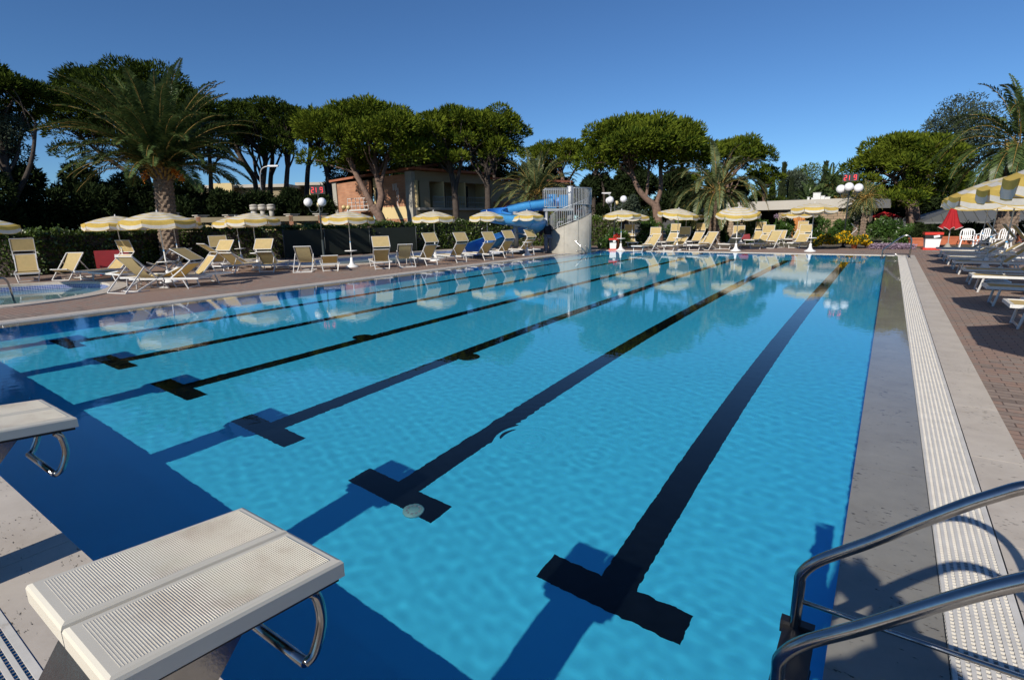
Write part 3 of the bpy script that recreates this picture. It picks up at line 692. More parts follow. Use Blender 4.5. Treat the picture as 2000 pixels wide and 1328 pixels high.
# ---- left terrace. fd is the world direction in which the sitter's feet point
def bed_at(px, py, fd, label, head=True, **k):
    """px, py: the ground under the head-end legs (head) or under the foot-end legs"""
    p = PL(px, py); d = Vector((math.cos(fd), math.sin(fd), 0)); a = (p + d*1.5) if head else (p + d*.15)
    return sunbed(label, a.x, a.y, fd+math.pi, **k)
FD = rad(146); FE = rad(168)
bed_at(747, 526, FD, 'sunbed with a wide pale sunshade held up, right of the white-based parasol', back=.7, shade=2.25, shade_len=.46)
bed_at(843, 518.5, FE, 'sunbed with tilted sunshade under the parasol before the balconies', back=.85, shade=2.2)
bed_at(901, 513, FE, 'sunbed with grey sunshade just left of the parasol before the slide', back=.8, shade=2.2)
bed_at(954, 508.5, FE, 'sunbed with grey sunshade under the parasol second from the tower', back=.75, shade=2.15)
bed_at(993, 503.5, FE, 'sunbed with grey sunshade between the two parasols before the slide', back=.8, shade=2.2)
bed_at(1035, 499, FE, 'last sunbed of the left row, beside the standing person', back=.8, shade=2.2)
bed_at(646, 530, FD, 'low sunbed without sunshade seen from behind, right of a deck chair', back=.42)
bed_at(522, 532, rad(128), 'sunbed with a white squared leg and a pale sunshade facing the pool', back=.72, shade=2.3, shade_len=.46)
def chair_at(px, py, ang, label, **k):
    p = PL(px, py); return deck_chair(label, p.x, p.y, ang, **k)
chair_at(790, 520, rad(-34), 'deck chair seen from behind, between two sunshaded beds')
chair_at(600, 529, rad(-45), 'deck chair with curved ochre sling facing the paddling pool', sc=1.05)
chair_at(288, 566, rad(-72), 'large near deck chair seen from behind beside the round paddling pool', sc=1.08)
chair_at(136, 546, rad(128), 'empty deck chair facing the pool before the hedge', sc=1.0)
chair_at(312, 530, rad(70), 'deck chair leaning back behind the white sunbed, left of a pole', sc=.95)
chair_at(352, 527, rad(50), 'deck chair leaning back just right of the second pole before the palm', sc=.95)
bed_at(57, 551, rad(-14), 'sunbed with ochre sunshade facing the pool, leftmost by the hedge', head=False, back=.95, shade=1.6, shade_len=.4)
bed_at(172, 547, rad(-68), 'sunbed with raised yellow sunshade in front of the red box', head=False, back=.7, shade=1.9, shade_len=.42)
bed_at(376, 562, rad(-148), 'near white sunbed with lowered grey sunshade, beside the biggest parasol base', back=.62, shade=2.6, shade_len=.6)
bed_at(418, 552, rad(-96), 'sunbed with high backrest just right of the grey sunshade', back=.85, shade=2.5)
bed_at(265, 560, rad(-150), 'flat white sunbed behind the large near deck chair', head=False, back=.4)
bed_at(450, 534, rad(108), 'sunbed in the crowded group, its ochre back to the pool', back=.7, shade=2.2)
bed_at(432, 527, rad(165), 'sunbed in the crowded group with upright sunshade', back=.8, shade=1.8)
bed_at(462, 529, rad(80), 'sunbed in shade near the hedge, back lowered', back=.6)
bed_at(440, 524, rad(75), 'second shaded sunbed near the hedge behind the crowded group', back=.65)
bed_at(245, 552, rad(185), 'long low sunbed behind the large near deck chair, below the second parasol', back=.12)
# ---- far side
G2 = 'sunbeds along the far side'
def far_bed(px, d, label, back=.75, shade=None, dx=0.0, fdir=-92, **k):
    p = foot(px, d); a = rad(fdir); return sunbed(label, p.x, p.y, a+math.pi+0, back=back, shade=shade, group=G2, **k)
fb = [(1243,'front far sunbed with sunshade, leftmost of the far row',1.45), (1303,'front far sunbed with sunshade, left of the second far parasol',1.5), (1353,'front far sunbed without sunshade, left of a pale deck chair',None), (1413,'front far sunbed with sunshade, left of the strongly tilted parasol',1.5), (1473,'front far sunbed with sunshade, right of the strongly tilted parasol',1.5), (1549,'front far sunbed with shaded sunshade, left of the rightmost far parasol',1.5)]
for px, lb, sh in fb: far_bed(px, 26.4 if px < 1400 else 26.9, lb, back=.62, shade=sh, fdir=-100, shade_len=.4)
p = foot(1272, 26.8); deck_chair('pale deck chair facing the pool in the far row, leftmost', p.x, p.y, rad(75), 'deck chairs along the far side', 1.0, rec=.0)
p = foot(1382, 27.0); deck_chair('pale deck chair facing the pool in front of the middle palm', p.x, p.y, rad(75), 'deck chairs along the far side', 1.05)
p = foot(1507, 27.4); deck_chair('pale deck chair facing the pool in front of the pink oleander', p.x, p.y, rad(75), 'deck chairs along the far side', 1.05)
for px, d, lb, sh, fdir in ((1290,30.3,'second row far sunbed with upright sunshade behind the left deck chair',1.5,-100), (1341,30.5,'second row far sunbed with brown sunshade left of the middle palm',1.5,-100), (1236,30.3,'second row far sunbed turned sideways at the left end of the row',1.5,-60), (1462,31.0,'second row far sunbed left of the pink oleander',1.5,-100), (1512,31.0,'second row far sunbed with yellow back by the pink oleander',None,-95), (1537,31.2,'second row far sunbed before the orange door',1.5,-110), (1604,30.2,'white folding sunbed side on, beside the yellow flowers',2.4,180)):
    far_bed(px, d, lb, back=.8, shade=sh, fdir=fdir)
# ---- right side, heads away from the pool
G3 = 'sunbeds along the right side'
ry = [(9.75,.35,None),(12.1,.7,2.3),(14.2,.65,2.2),(15.75,.7,2.3),(18.2,.75,2.2),(19.9,.7,2.2),(21.6,.7,2.2),(23.3,.6,None),(25.2,.7,2.2)]
rlab = ['nearest right side sunbed, its cream foot end at the right edge', 'shaded grey sunbed second from the right edge, legs on the paving', 'third right side sunbed with sunlit white rail', 'fourth right side sunbed, dark in the parasol shade', 'fifth right side sunbed with sunlit rail and sunshade up', 'sixth right side sunbed, mostly in shade', 'seventh right side sunbed with sunlit foot end', 'eighth right side sunbed near the red parasol base', 'farthest right side sunbed beside the planters']
for (y, bk, sh), lb in zip(ry, rlab):
    sunbed(lb, 1.56, y, 0, back=bk, shade=sh, group=G3, h=.33, w=.66, hinge=1.02, shade_len=.5)
# ================================================================== paddling pools
def paddling_pool(name, loop, label, depth, wl):
    o = grow(loop, .42)
    mb = MB(); n = len(loop)
    for i in range(n):
        j = (i+1) % n
        a, b, c, d = (*loop[i], .035), (*loop[j], .035), (*o[j], .03), (*o[i], .03)
        mb.poly([a, d, c, b]); mb.poly([(o[i][0],o[i][1],.03),(o[i][0],o[i][1],-.05),(o[j][0],o[j][1],-.05),(o[j][0],o[j][1],.03)])
        mb.poly([(*loop[i],.035),(*loop[j],.035),(*loop[j],-.03),(*loop[i],-.03)])
    rim = struct(mb.build(name+'_rim', 'trav'))
    mb = MB()
    for i in range(n):
        j = (i+1) % n
        mb.poly([(*loop[i],-.03),(*loop[j],-.03),(*loop[j],-.16),(*loop[i],-.16)], 0); mb.poly([(*loop[i],-.16),(*loop[j],-.16),(*loop[j],-depth),(*loop[i],-depth)], 1)
    wl_ = struct(mb.build(name+'_wall', ['tile', 'tile_l'])); wl_.cycles.is_caustics_receiver = True
    f = struct(sheet(name+'_floor', loop, [], -depth, 'tile_l')); f.cycles.is_caustics_receiver = True
    x0 = min(p[0] for p in loop); x1 = max(p[0] for p in loop); y0 = min(p[1] for p in loop); y1 = max(p[1] for p in loop)
    w = sheet(name+'_water', grow(loop, .004), [], wl, 'water_kid')
    for p in w.data.polygons: p.use_smooth = True
    w.cycles.is_caustics_caster = True; struct(w)
paddling_pool('round_paddling_pool', kid_a, '', .75, -.15)
paddling_pool('curved_paddling_pool', kid_b, '', .6, -.12)

# ================================================================== foliage
def rnd_unit(rs, n):
    v = rs.normal(size=(n, 3)); return v/np.linalg.norm(v, axis=1, keepdims=True)
def leaf_quads(P, D, L, Wd, rs, spread=.6):
    """rhombic leaves at P pointing along D"""
    n = len(P); D = D + rnd_unit(rs, n)*spread; D /= np.linalg.norm(D, axis=1, keepdims=True)
    side = np.cross(D, rnd_unit(rs, n)); side /= np.linalg.norm(side, axis=1, keepdims=True)+1e-9
    L = (L*rs.uniform(.6, 1.3, (n, 1))); Wd = (Wd*rs.uniform(.6, 1.3, (n, 1)))
    v = np.stack([P, P+D*L*.5+side*Wd*.5, P+D*L, P+D*L*.5-side*Wd*.5], 1).reshape(-1, 3)
    q = np.arange(n*4).reshape(n, 4); return v, q
def puffs(centres, radii, flat, per, rs, L, Wd, lower=-.45, spread=.6):
    Ps = []; Ds = []
    for c, r in zip(centres, radii):
        n = int(per*(r**1.6)); d = rnd_unit(rs, n*2); d = d[d[:, 2] > lower][:n]
        rr = r*rs.uniform(.55, 1.02, (len(d), 1))**.6
        lump = 1 + .12*np.sin(d[:, :1]*7+r*9)*np.cos(d[:, 1:2]*6)
        Ps.append(np.array(c) + d*rr*lump*np.array([1, 1, flat])); Ds.append(d*np.array([1, 1, .8]) + np.array([0, 0, .35]))
    return leaf_quads(np.concatenate(Ps), np.concatenate(Ds), L, Wd, rs, spread)
def wob(a, b, n, amp, rnd):
    a = Vector(a); b = Vector(b); out = []
    for i in range(n+1):
        t = i/n; p = a.lerp(b, t)
        if 0 < i < n: p += Vector((rnd.uniform(-1,1), rnd.uniform(-1,1), rnd.uniform(-.4,.4)))*amp
        out.append(p)
    return spline(out, 4)
def taper(n, r0, r1): return [r0+(r1-r0)*i/(n-1) for i in range(n)]
def pine(label, d, x0, x1, yt, yb, trunks, seed, mat='pine', bark='bark', npuff=34, per=420, group='stone pines behind the pool', depth=.95, dome=1.0, L=.34, Wd=.10, under=.85):
    """crown spans pixel columns x0..x1 and rows yt..yb at distance d; trunks = pixel polylines with radii"""
    yt += 9; rnd = random.Random(seed); rs = np.random.RandomState(seed)
    base = foot(trunks[0][0][0][0], d); c = deep((x0+x1)/2, (yt+yb)/2, d)
    rx = (x1-x0)/2*d/LENS_PX; zt = high((x0+x1)/2, yt, d); zb = high((x0+x1)/2, yb, d); H = zt-zb
    t = thing('pine_tree', label, 'pine tree', base, 0, group)
    cs = []; rr = []
    pr = min(.30*rx, .55*H, 1.9)
    lat = Vector((FW.x, FW.y, 0)).normalized()
    for i in range(npuff):
        a = i*2.39996 + rnd.uniform(-.3,.3); r = math.sqrt((i+.5)/npuff)*(1-.5*pr/rx)
        u = r*math.cos(a); v = r*math.sin(a)*depth
        z = zb + pr*.45 + (H-pr*1.05)*dome*math.sqrt(max(0, 1-r*r*.98)) + rnd.uniform(-.15,.1)*H
        if i % 4 == 3: z -= H*under*rnd.uniform(.3,.8)*(1-r*.5)
        z = max(z, zb+pr*.25)
        p = RT*u*rx + lat*v*rx
        cs.append((c.x+p.x-base.x, c.y+p.y-base.y, z)); rr.append(pr*rnd.uniform(.62, 1.1))
    V, Q = puffs(cs, rr, .62, per, rs, L, Wd)
    tr = MB()
    ends = []
    for tk in trunks:
        pts, r0, r1 = tk[:3]; off = tk[3] if len(tk) > 3 else 0
        P = [deep(x, y, d+off*(i/(len(pts)-1))) - base for i, (x, y) in enumerate(pts)]
        if tk is trunks[0]: P[0] = Vector((0, 0, -.3))
        sp = spline(P, 5); tr.tube(sp, taper(len(sp), r0, r1), 10); ends.append((sp[-1], r1, sp))
    ce = list(range(len(cs))); rnd.shuffle(ce)
    for k in ce[:int(npuff*.75)]:
        tgt = Vector(cs[k]); e = min(ends, key=lambda q: (q[0]-tgt).length); st = e[2][rnd.randint(int(len(e[2])*.6), len(e[2])-1)]
        sp = wob(st, tgt, 4, .06*(tgt-st).length, rnd); tr.tube(sp, taper(len(sp), e[1]*.55, .03), 6)
    tr.build('trunk', bark, t)
    raw_mesh('crown', V, Q, mat, t)
    return t
P_ = pine
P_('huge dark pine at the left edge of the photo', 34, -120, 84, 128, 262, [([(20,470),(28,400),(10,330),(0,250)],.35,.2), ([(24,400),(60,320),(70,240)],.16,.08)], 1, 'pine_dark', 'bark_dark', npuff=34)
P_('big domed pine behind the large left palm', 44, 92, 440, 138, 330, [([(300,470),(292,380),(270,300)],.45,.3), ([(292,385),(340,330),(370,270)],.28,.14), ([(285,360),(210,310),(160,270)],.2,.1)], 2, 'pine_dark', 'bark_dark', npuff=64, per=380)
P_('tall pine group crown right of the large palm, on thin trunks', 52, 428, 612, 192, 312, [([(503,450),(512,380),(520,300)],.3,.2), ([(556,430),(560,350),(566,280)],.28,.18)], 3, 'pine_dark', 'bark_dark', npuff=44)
for i, (xs, lb, m) in enumerate([([(468,440),(500,368),(470,310),(450,250)],'leaning dark pine between the large palm and the street lamp','pine_dark'), ([(535,440),(528,370),(532,300),(520,255)],'slim straight dark pine just right of the street lamp','pine_dark'), ([(598,440),(600,350),(606,290),(600,250)],'slim pine with a sunlit trunk left of the brick building','pine_dark'), ([(650,440),(640,345),(620,280),(610,240)],'dark leaning pine touching the brick building on its left','pine_dark')]):
    x = xs[-1][0]; P_(lb, 56+i, x-60, x+60, xs[-1][1]-22, xs[-1][1]+40, [(xs, .3, .16), ([(xs[1][0],xs[1][1]-20),(x+40,xs[-1][1]+20)],.14,.07)], 20+i, m, 'bark_dark', npuff=14, group='slim dark pines left of the brick building')
P_('broad pine with a forked trunk in front of the brick building', 42, 588, 845, 198, 336, [([(752,450),(744,430),(728,404)],.42,.34), ([(728,404),(712,372),(690,330),(672,290)],.26,.15), ([(736,420),(745,385),(740,360),(733,330),(731,285)],.30,.17), ([(741,372),(750,335),(762,290)],.18,.1)], 5, npuff=56, per=440)
P_('dark pine over the balconies of the brick building', 44, 800, 960, 206, 334, [([(892,452),(890,400),(884,350),(872,310)],.30,.18), ([(888,380),(898,330),(910,290)],.18,.1)], 6, bark='bark_dark', npuff=36)
P_('tall pine with a dark trunk left of the middle palm', 45, 872, 1036, 206, 328, [([(952,452),(953,390),(950,320)],.30,.2), ([(952,345),(970,300),(985,270)],.16,.09)], 7, bark='bark_dark', npuff=40)
P_('lower bright pine crown above the slide tower', 62, 1020, 1160, 266, 334, [([(1105,430),(1100,360),(1092,318)],.3,.2), ([(1102,365),(1125,330)],.15,.1)], 8, npuff=32)
P_('slim pine pair right of the slide tower', 60, 1130, 1205, 300, 348, [([(1160,430),(1160,360),(1164,330)],.26,.18), ([(1178,430),(1180,380),(1170,340)],.16,.12)], 9, bark='bark_dark', npuff=14)
P_('broad rounded pine with a V shaped reddish trunk in the centre', 39, 1136, 1388, 224, 356, [([(1288,452),(1284,420),(1280,400)],.34,.30), ([(1280,402),(1256,382),(1240,355),(1230,320)],.24,.14), ([(1281,402),(1290,370),(1290,330),(1288,300)],.19,.11), ([(1262,388),(1266,350),(1268,310)],.12,.07)], 10, npuff=64, per=450, under=.6)
P_('pine behind the tall right centre palm', 50, 1368, 1506, 262, 348, [([(1402,440),(1406,400),(1400,350)],.24,.16), ([(1416,440),(1424,395),(1418,350)],.2,.14)], 11, npuff=38)
P_('low pine clump under the right centre pine', 52, 1455, 1530, 318, 372, [([(1490,440),(1492,390),(1490,360)],.2,.12)], 12, npuff=16)
P_('dense rounded bright pine on the right behind the lamp', 40, 1668, 1876, 258, 385, [([(1786,450),(1782,410),(1775,370),(1768,330)],.5,.3), ([(1780,400),(1755,365),(1740,340)],.2,.1)], 13, npuff=60, per=450, under=1.3, dome=1.0)
P_('lower pine branch mass between the lamp and the grey roof', 38, 1712, 1800, 366, 408, [([(1786,450),(1776,408),(1760,390)],.16,.1)], 14, npuff=16)

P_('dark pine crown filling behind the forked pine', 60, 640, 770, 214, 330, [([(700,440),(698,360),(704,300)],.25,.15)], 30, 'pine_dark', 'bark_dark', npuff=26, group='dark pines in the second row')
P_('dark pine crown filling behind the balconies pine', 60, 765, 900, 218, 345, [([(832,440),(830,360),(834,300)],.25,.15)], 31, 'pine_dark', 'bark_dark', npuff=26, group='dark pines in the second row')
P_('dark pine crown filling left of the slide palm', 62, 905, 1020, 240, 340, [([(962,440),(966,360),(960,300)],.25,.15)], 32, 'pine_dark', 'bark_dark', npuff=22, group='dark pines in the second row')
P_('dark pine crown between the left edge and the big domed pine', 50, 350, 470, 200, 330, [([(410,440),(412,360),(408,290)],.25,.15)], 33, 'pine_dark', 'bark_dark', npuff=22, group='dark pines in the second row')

def bushy(name, label, cat, d, x0, x1, yt, yb, seed, mat, n=6000, size=.3, group=None, trunk=True, wx=.3, lumps=14, ybase=None, bark='bark_dark', depth=.8, spread=1.0, zmin=0.0):
    """a leafy crown of several lumps"""
    rnd = random.Random(seed); rs = np.random.RandomState(seed)
    cx = (x0+x1)/2; base = foot(cx, d); rx = (x1-x0)/2*d/LENS_PX; zt = high(cx, yt, d); zb = max(zmin, high(cx, yb, d)); H = zt-zb
    t = thing(name, label, cat, base, 0, group); lat = Vector((FW.x, FW.y, 0)).normalized()
    cs = []; rr = []
    for i in range(lumps):
        a = i*2.4; r = math.sqrt((i+.5)/lumps)*.72; f = rnd.uniform(.12, .9)*math.sqrt(1-r*r*.7)
        p = RT*(r*math.cos(a)*rx) + lat*(r*math.sin(a)*rx*depth); cs.append((p.x, p.y, zb+H*max(f, .18))); rr.append(rnd.uniform(.26, .42)*min(rx, H*.8))
    cs[0] = (0, 0, zt-rr[0]*.9)
    Pn = []; Dn = []
    tot = sum(r*r for r in rr)
    for c, r in zip(cs, rr):
        k = int(n*r*r/tot); dd = rnd_unit(rs, k); Pn.append(np.array(c)+dd*r*rs.uniform(.3, 1.08, (k, 1))**.5); Dn.append(dd+np.array([0, 0, .3]))
    Pn = np.concatenate(Pn); Dn = np.concatenate(Dn); keep = Pn[:, 2] > .02
    V, Q = leaf_quads(Pn[keep], Dn[keep], size, size*wx, rs, spread); raw_mesh('crown', V, Q, mat, t)
    tr = MB(); r0 = max(.03, rx*.05)
    tr.tube(wob((0,0,-.1), (0,0,zb+H*.4), 3, rx*.04, rnd), taper(13, r0, r0*.5), 7)
    for k in range(1, min(7, lumps)): 
        sp = wob((0,0,zb*.6+H*.1), cs[k], 3, rx*.05, rnd); tr.tube(sp, taper(len(sp), r0*.5, r0*.12), 5)
    tr.build('trunk', bark, t); return t
# dark evergreen trees filling the wood behind the hedge
GD = 'dark evergreen trees behind the hedge'
for i, (x0, x1, yt, yb, d, lb) in enumerate([(-110,60,318,470,33,'dark evergreen tree at the left edge behind the globe lamp'), (20,150,335,470,36,'dark evergreen tree between the left edge and the palm'), (110,250,326,465,38,'dark evergreen tree left of the palm trunk'), (200,340,345,460,40,'dark evergreen tree right behind the palm trunk'), (310,440,352,450,41,'dark evergreen tree right of the palm trunk'), (402,480,376,445,42,'dark evergreen tree below the cream building corner'), (460,560,380,442,43,'dark evergreen tree below the thin pine trunks'), (540,620,378,440,44,'dark evergreen tree behind the left clock display'), (590,655,388,436,45,'dark evergreen tree right behind the left clock display')]):
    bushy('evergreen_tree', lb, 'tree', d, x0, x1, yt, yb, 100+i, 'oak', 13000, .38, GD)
GE = 'dark trees behind the brick building'
for i, (x0, x1, yt, yb, d, lb) in enumerate([(640,760,300,400,66,'dark tree over the left part of the brick building'), (750,900,282,380,64,'dark tree above the roof corner of the brick building'), (880,1010,290,400,66,'dark tree above the balconies of the brick building'), (990,1090,320,410,68,'dark tree behind the short middle palm'), (1060,1150,355,425,70,'dark tree behind the slide tower'), (1130,1215,345,432,62,'dark tree behind the three globe lamp'), (1190,1280,330,430,58,'dark tree behind the left branch of the V shaped pine'), (1270,1370,335,440,56,'dark tree behind the V shaped pine trunk'), (1350,1450,345,440,58,'dark tree behind the tall right centre palm')]):
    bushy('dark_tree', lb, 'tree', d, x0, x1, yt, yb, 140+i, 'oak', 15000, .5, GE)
GF = 'trees beyond the low stone building'
for i, (x0, x1, yt, yb, d, m, lb) in enumerate([(1440,1530,355,440,60,'pine_dark','green tree behind the left end of the low stone roof'), (1500,1590,338,430,70,'blueleaf','brownish green tree beyond the low stone roof'), (1520,1620,324,420,84,'pine','bright round tree behind the small far palms'), (1590,1690,345,425,66,'oak','dark tree behind the small palms near the right lamp'), (1660,1740,372,440,48,'oak','dark low tree just right of the right lamp'), (1730,1830,352,442,50,'oak','dark tree seen under the bright rounded pine'), (1790,1900,330,440,50,'oak','dark tree under the grey green tree on the right'), (1870,2040,330,440,46,'pine_dark','green tree mass below the right palm')]):
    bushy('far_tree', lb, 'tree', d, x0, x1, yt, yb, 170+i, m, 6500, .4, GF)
bushy('grey_green_tree', 'airy grey green tree rising behind the bright pine on the right', 'tree', 55, 1772, 1930, 196, 330, 190, 'blueleaf', 11000, .34, lumps=22, spread=1.4)
bushy('grey_green_tree', 'loose grey green tree at the left edge below the huge pine', 'tree', 36, -10, 104, 205, 330, 191, 'blueleaf', 7000, .28, lumps=16, spread=1.4)
bushy('olive_tree', 'airy olive green tree behind the lamp left of the V shaped pine', 'tree', 37, 1205, 1262, 384, 440, 192, 'blueleaf', 4500, .2, spread=1.4)
def cypress(label, px, d, yt, w, seed):
    rs = np.random.RandomState(seed); b = foot(px, d); H = high(px, yt, d); r = w/2*d/LENS_PX; n = 3200
    t = thing('cypress_tree', label, 'cypress', b, 0, 'cypresses beyond the low stone building'); u = rs.uniform(.02, 1, n)**.8; a = rs.uniform(0, 6.283, n)
    prof = np.sin(np.clip(u*1.12+.12, 0, 1)*np.pi)**.6*(1-u*.55); rad_ = r*prof*rs.uniform(.6, 1.1, n)
    P = np.stack([np.cos(a)*rad_, np.sin(a)*rad_, u*H*.97], 1); D = np.stack([np.cos(a)*.4, np.sin(a)*.4, np.ones(n)], 1)
    V, Q = leaf_quads(P, D, .5, .16, rs, .35); raw_mesh('crown', V, Q, 'cypress', t)
    tr = MB(); tr.tube([(0,0,-.1),(0,0,H*.8)], [.12,.03], 6); tr.build('trunk', 'bark_dark', t)
for i, (px, d, yt, w) in enumerate([(1521,66,322,13),(1600,68,320,22),(1502,70,345,12),(1538,68,352,14),(1484,66,352,14)]):
    cypress(['slender tallest cypress beyond the low stone roof','broad cypress beyond the small far palms','thin cypress left of the slender tallest one','short cypress right of the slender tallest one','short leftmost cypress beside the pine'][i], px, d, yt, w, 200+i)
# ------------------------------------------------------------------ palms
def palm(label, base, H, r0, r1, Lf, n, seed, mat='palm', droop=1.0, emax=86, emin=-35, leaflets=42, ll=.5, fruit=0, group='date palms', stalks=True, tilt=(0,0), lw=.034):
    rnd = random.Random(seed); rs = np.random.RandomState(seed); t = thing('palm_tree', label, 'palm', base, 0, group)
    mb = MB(); seg = 22; rows = int(H/.05); top = Vector((tilt[0], tilt[1], H)); b0 = len(mb.v)
    for i in range(rows+1):
        f = i/rows; r = r0+(r1-r0)*f; 
        if f < .06: r *= 1.15-.15*f/.06
        for k in range(seg):
            a = 2*math.pi*k/seg; bump = .05*max(0, math.sin(i*.9 + math.pi*(k % 2)))+rnd.uniform(-.012,.012)
            mb.v.append((top.x*f+(r+bump)*math.cos(a), top.y*f+(r+bump)*math.sin(a), H*f))
    for i in range(rows):
        for k in range(seg): k2 = (k+1) % seg; mb.face([b0+i*seg+k, b0+i*seg+k2, b0+(i+1)*seg+k2, b0+(i+1)*seg+k], 0, False)
    mb.build('trunk', 'palmbark', t)
    PP = []; QQ = []; nv = 0; st = MB()
    for i in range(n):
        f = i/(n-1); a = i*2.39996+rnd.uniform(-.2,.2); e = rad(emax+(emin-emax)*f**.85+rnd.uniform(-6,6)); Lk = Lf*rnd.uniform(.88,1.08)*(.8+.2*math.sin(math.pi*min(1,f*1.3)))
        p = Vector((r1*.5*math.cos(a)+top.x, r1*.5*math.sin(a)+top.y, H+.25*(1-f)-.1)); N = 14; pts = [p.copy()]; ee = e
        ds = Lk/N
        for k in range(N):
            ee -= rad(droop*(3.2+7.0*(k/N)))*max(.25, math.cos(ee))
            p = p + Vector((math.cos(ee)*math.cos(a), math.cos(ee)*math.sin(a), math.sin(ee)))*ds; pts.append(p.copy())
        if stalks: st.tube(pts, taper(len(pts), .022, .005), 4, cap=False)
        A = np.array([tuple(q) for q in pts]); T = np.gradient(A, axis=0); T /= np.linalg.norm(T, axis=1, keepdims=True)
        s = np.linspace(.13, .995, leaflets); ix = s*N; i0 = np.clip(ix.astype(int), 0, N-1); fr = (ix-i0)[:, None]
        Pt = A[i0]*(1-fr)+A[i0+1]*fr; Tt = T[i0]; sd = np.array([-math.sin(a), math.cos(a), 0]); up = np.cross(Tt, sd)*-1
        up = np.where(up[:, 2:3] < 0, -up, up)
        ln = (ll*np.sin(np.pi*np.clip(s*.82+.16, 0, 1))**.7)[:, None]
        for sg in (-1, 1):
            D = sd*sg*.8 + Tt*.75 + up*rs.uniform(.0, .45, (leaflets, 1)); D /= np.linalg.norm(D, axis=1, keepdims=True)
            E_ = Pt+D*ln*rs.uniform(.85, 1.1, (leaflets, 1)) - np.array([0, 0, 1])*ln*.18; w = np.cross(D, up); w /= np.linalg.norm(w, axis=1, keepdims=True)+1e-9
            M_ = Pt+D*ln*.5
            PP.append(np.stack([Pt, M_+w*lw, E_, M_-w*lw], 1).reshape(-1, 3))
    V = np.concatenate(PP); Q = np.arange(len(V)).reshape(-1, 4); cr = raw_mesh('crown', V, Q, mat, t)
    if stalks: st.build('leaf_stalks', 'rachis', cr)
    hb = MB()
    for k in range(46):                    # cut leaf bases under the crown
        a = k*2.4; z = H-.55+.6*(k/46); r = r1+.02; hb.bar((top.x+r*math.cos(a), top.y+r*math.sin(a), z), (top.x+(r+.22)*math.cos(a), top.y+(r+.22)*math.sin(a), z+.22), .07, .04)
    hb.build('leaf_bases', 'rachis', cr)
    for k in range(fruit):
        a = rnd.uniform(0, 6.28); fb = MB()
        for j in range(120):
            rr = rnd.uniform(.1, .5); b = a+rnd.uniform(-.25,.25); q = (top.x+(r1+rr)*math.cos(b), top.y+(r1+rr)*math.sin(b), H-.05-rnd.uniform(.1,.75)*rr*1.6); fb.ball(q, .028, 6)
        fb.build('fruit_cluster', 'fruit', cr)
    return t
pb = foot(334, 24.2)
palm('large date palm with a thick scaly trunk on the left', (pb.x, pb.y, 0), 4.15, .38, .35, 4.6, 112, 1, 'palm_dark', droop=.80, leaflets=76, ll=.62, fruit=3, emin=16, tilt=(.2,.15), lw=.03)
pb = foot(1048, 38); palm('short feathery palm behind the slide', (pb.x, pb.y, 0), 3.3, .42, .38, 3.6, 70, 2, droop=1.05, leaflets=44, ll=.5, emin=-15)
pb = foot(1393, 32.5); palm('date palm with a slim scaly trunk behind the far sunbeds', (pb.x, pb.y, 0), 3.1, .34, .30, 3.7, 48, 3, droop=1.45, leaflets=50, ll=.42, emin=-25)
pb = foot(1958, 25.5); palm('palm with orange fruit at the right edge', (pb.x, pb.y, 0), 4.6, .40, .36, 3.9, 60, 4, 'palm_dark', droop=1.2, leaflets=54, ll=.5, fruit=6)
for i, (px, d, H, Lf, lb) in enumerate([(1572,46,2.6,2.4,'small palm peeping over the low stone roof, the left one'), (1632,44,2.9,2.6,'small palm over the low stone roof left of the right lamp'), (1611,50,4.2,2.4,'small palm farther back between the two roof palms')]):
    pb = foot(px, d); palm(lb, (pb.x, pb.y, 0), H, .25, .22, Lf, 34, 10+i, 'palm_dark', droop=1.0, leaflets=26, ll=.42, group='small far palms', stalks=False, lw=.05, emin=-20)
for i, (px, d, H) in enumerate([(1682,31,2.5),(1668,32,2.2)]):
    pb = foot(px, d); palm(['spiky yucca palm right of the right lamp post','spiky yucca palm just behind the right lamp post'][i], (pb.x, pb.y, 0), H, .12, .1, 1.15, 60, 20+i, 'palm', droop=.9, leaflets=9, ll=.25, group='yucca palms', lw=.03, emin=-60)
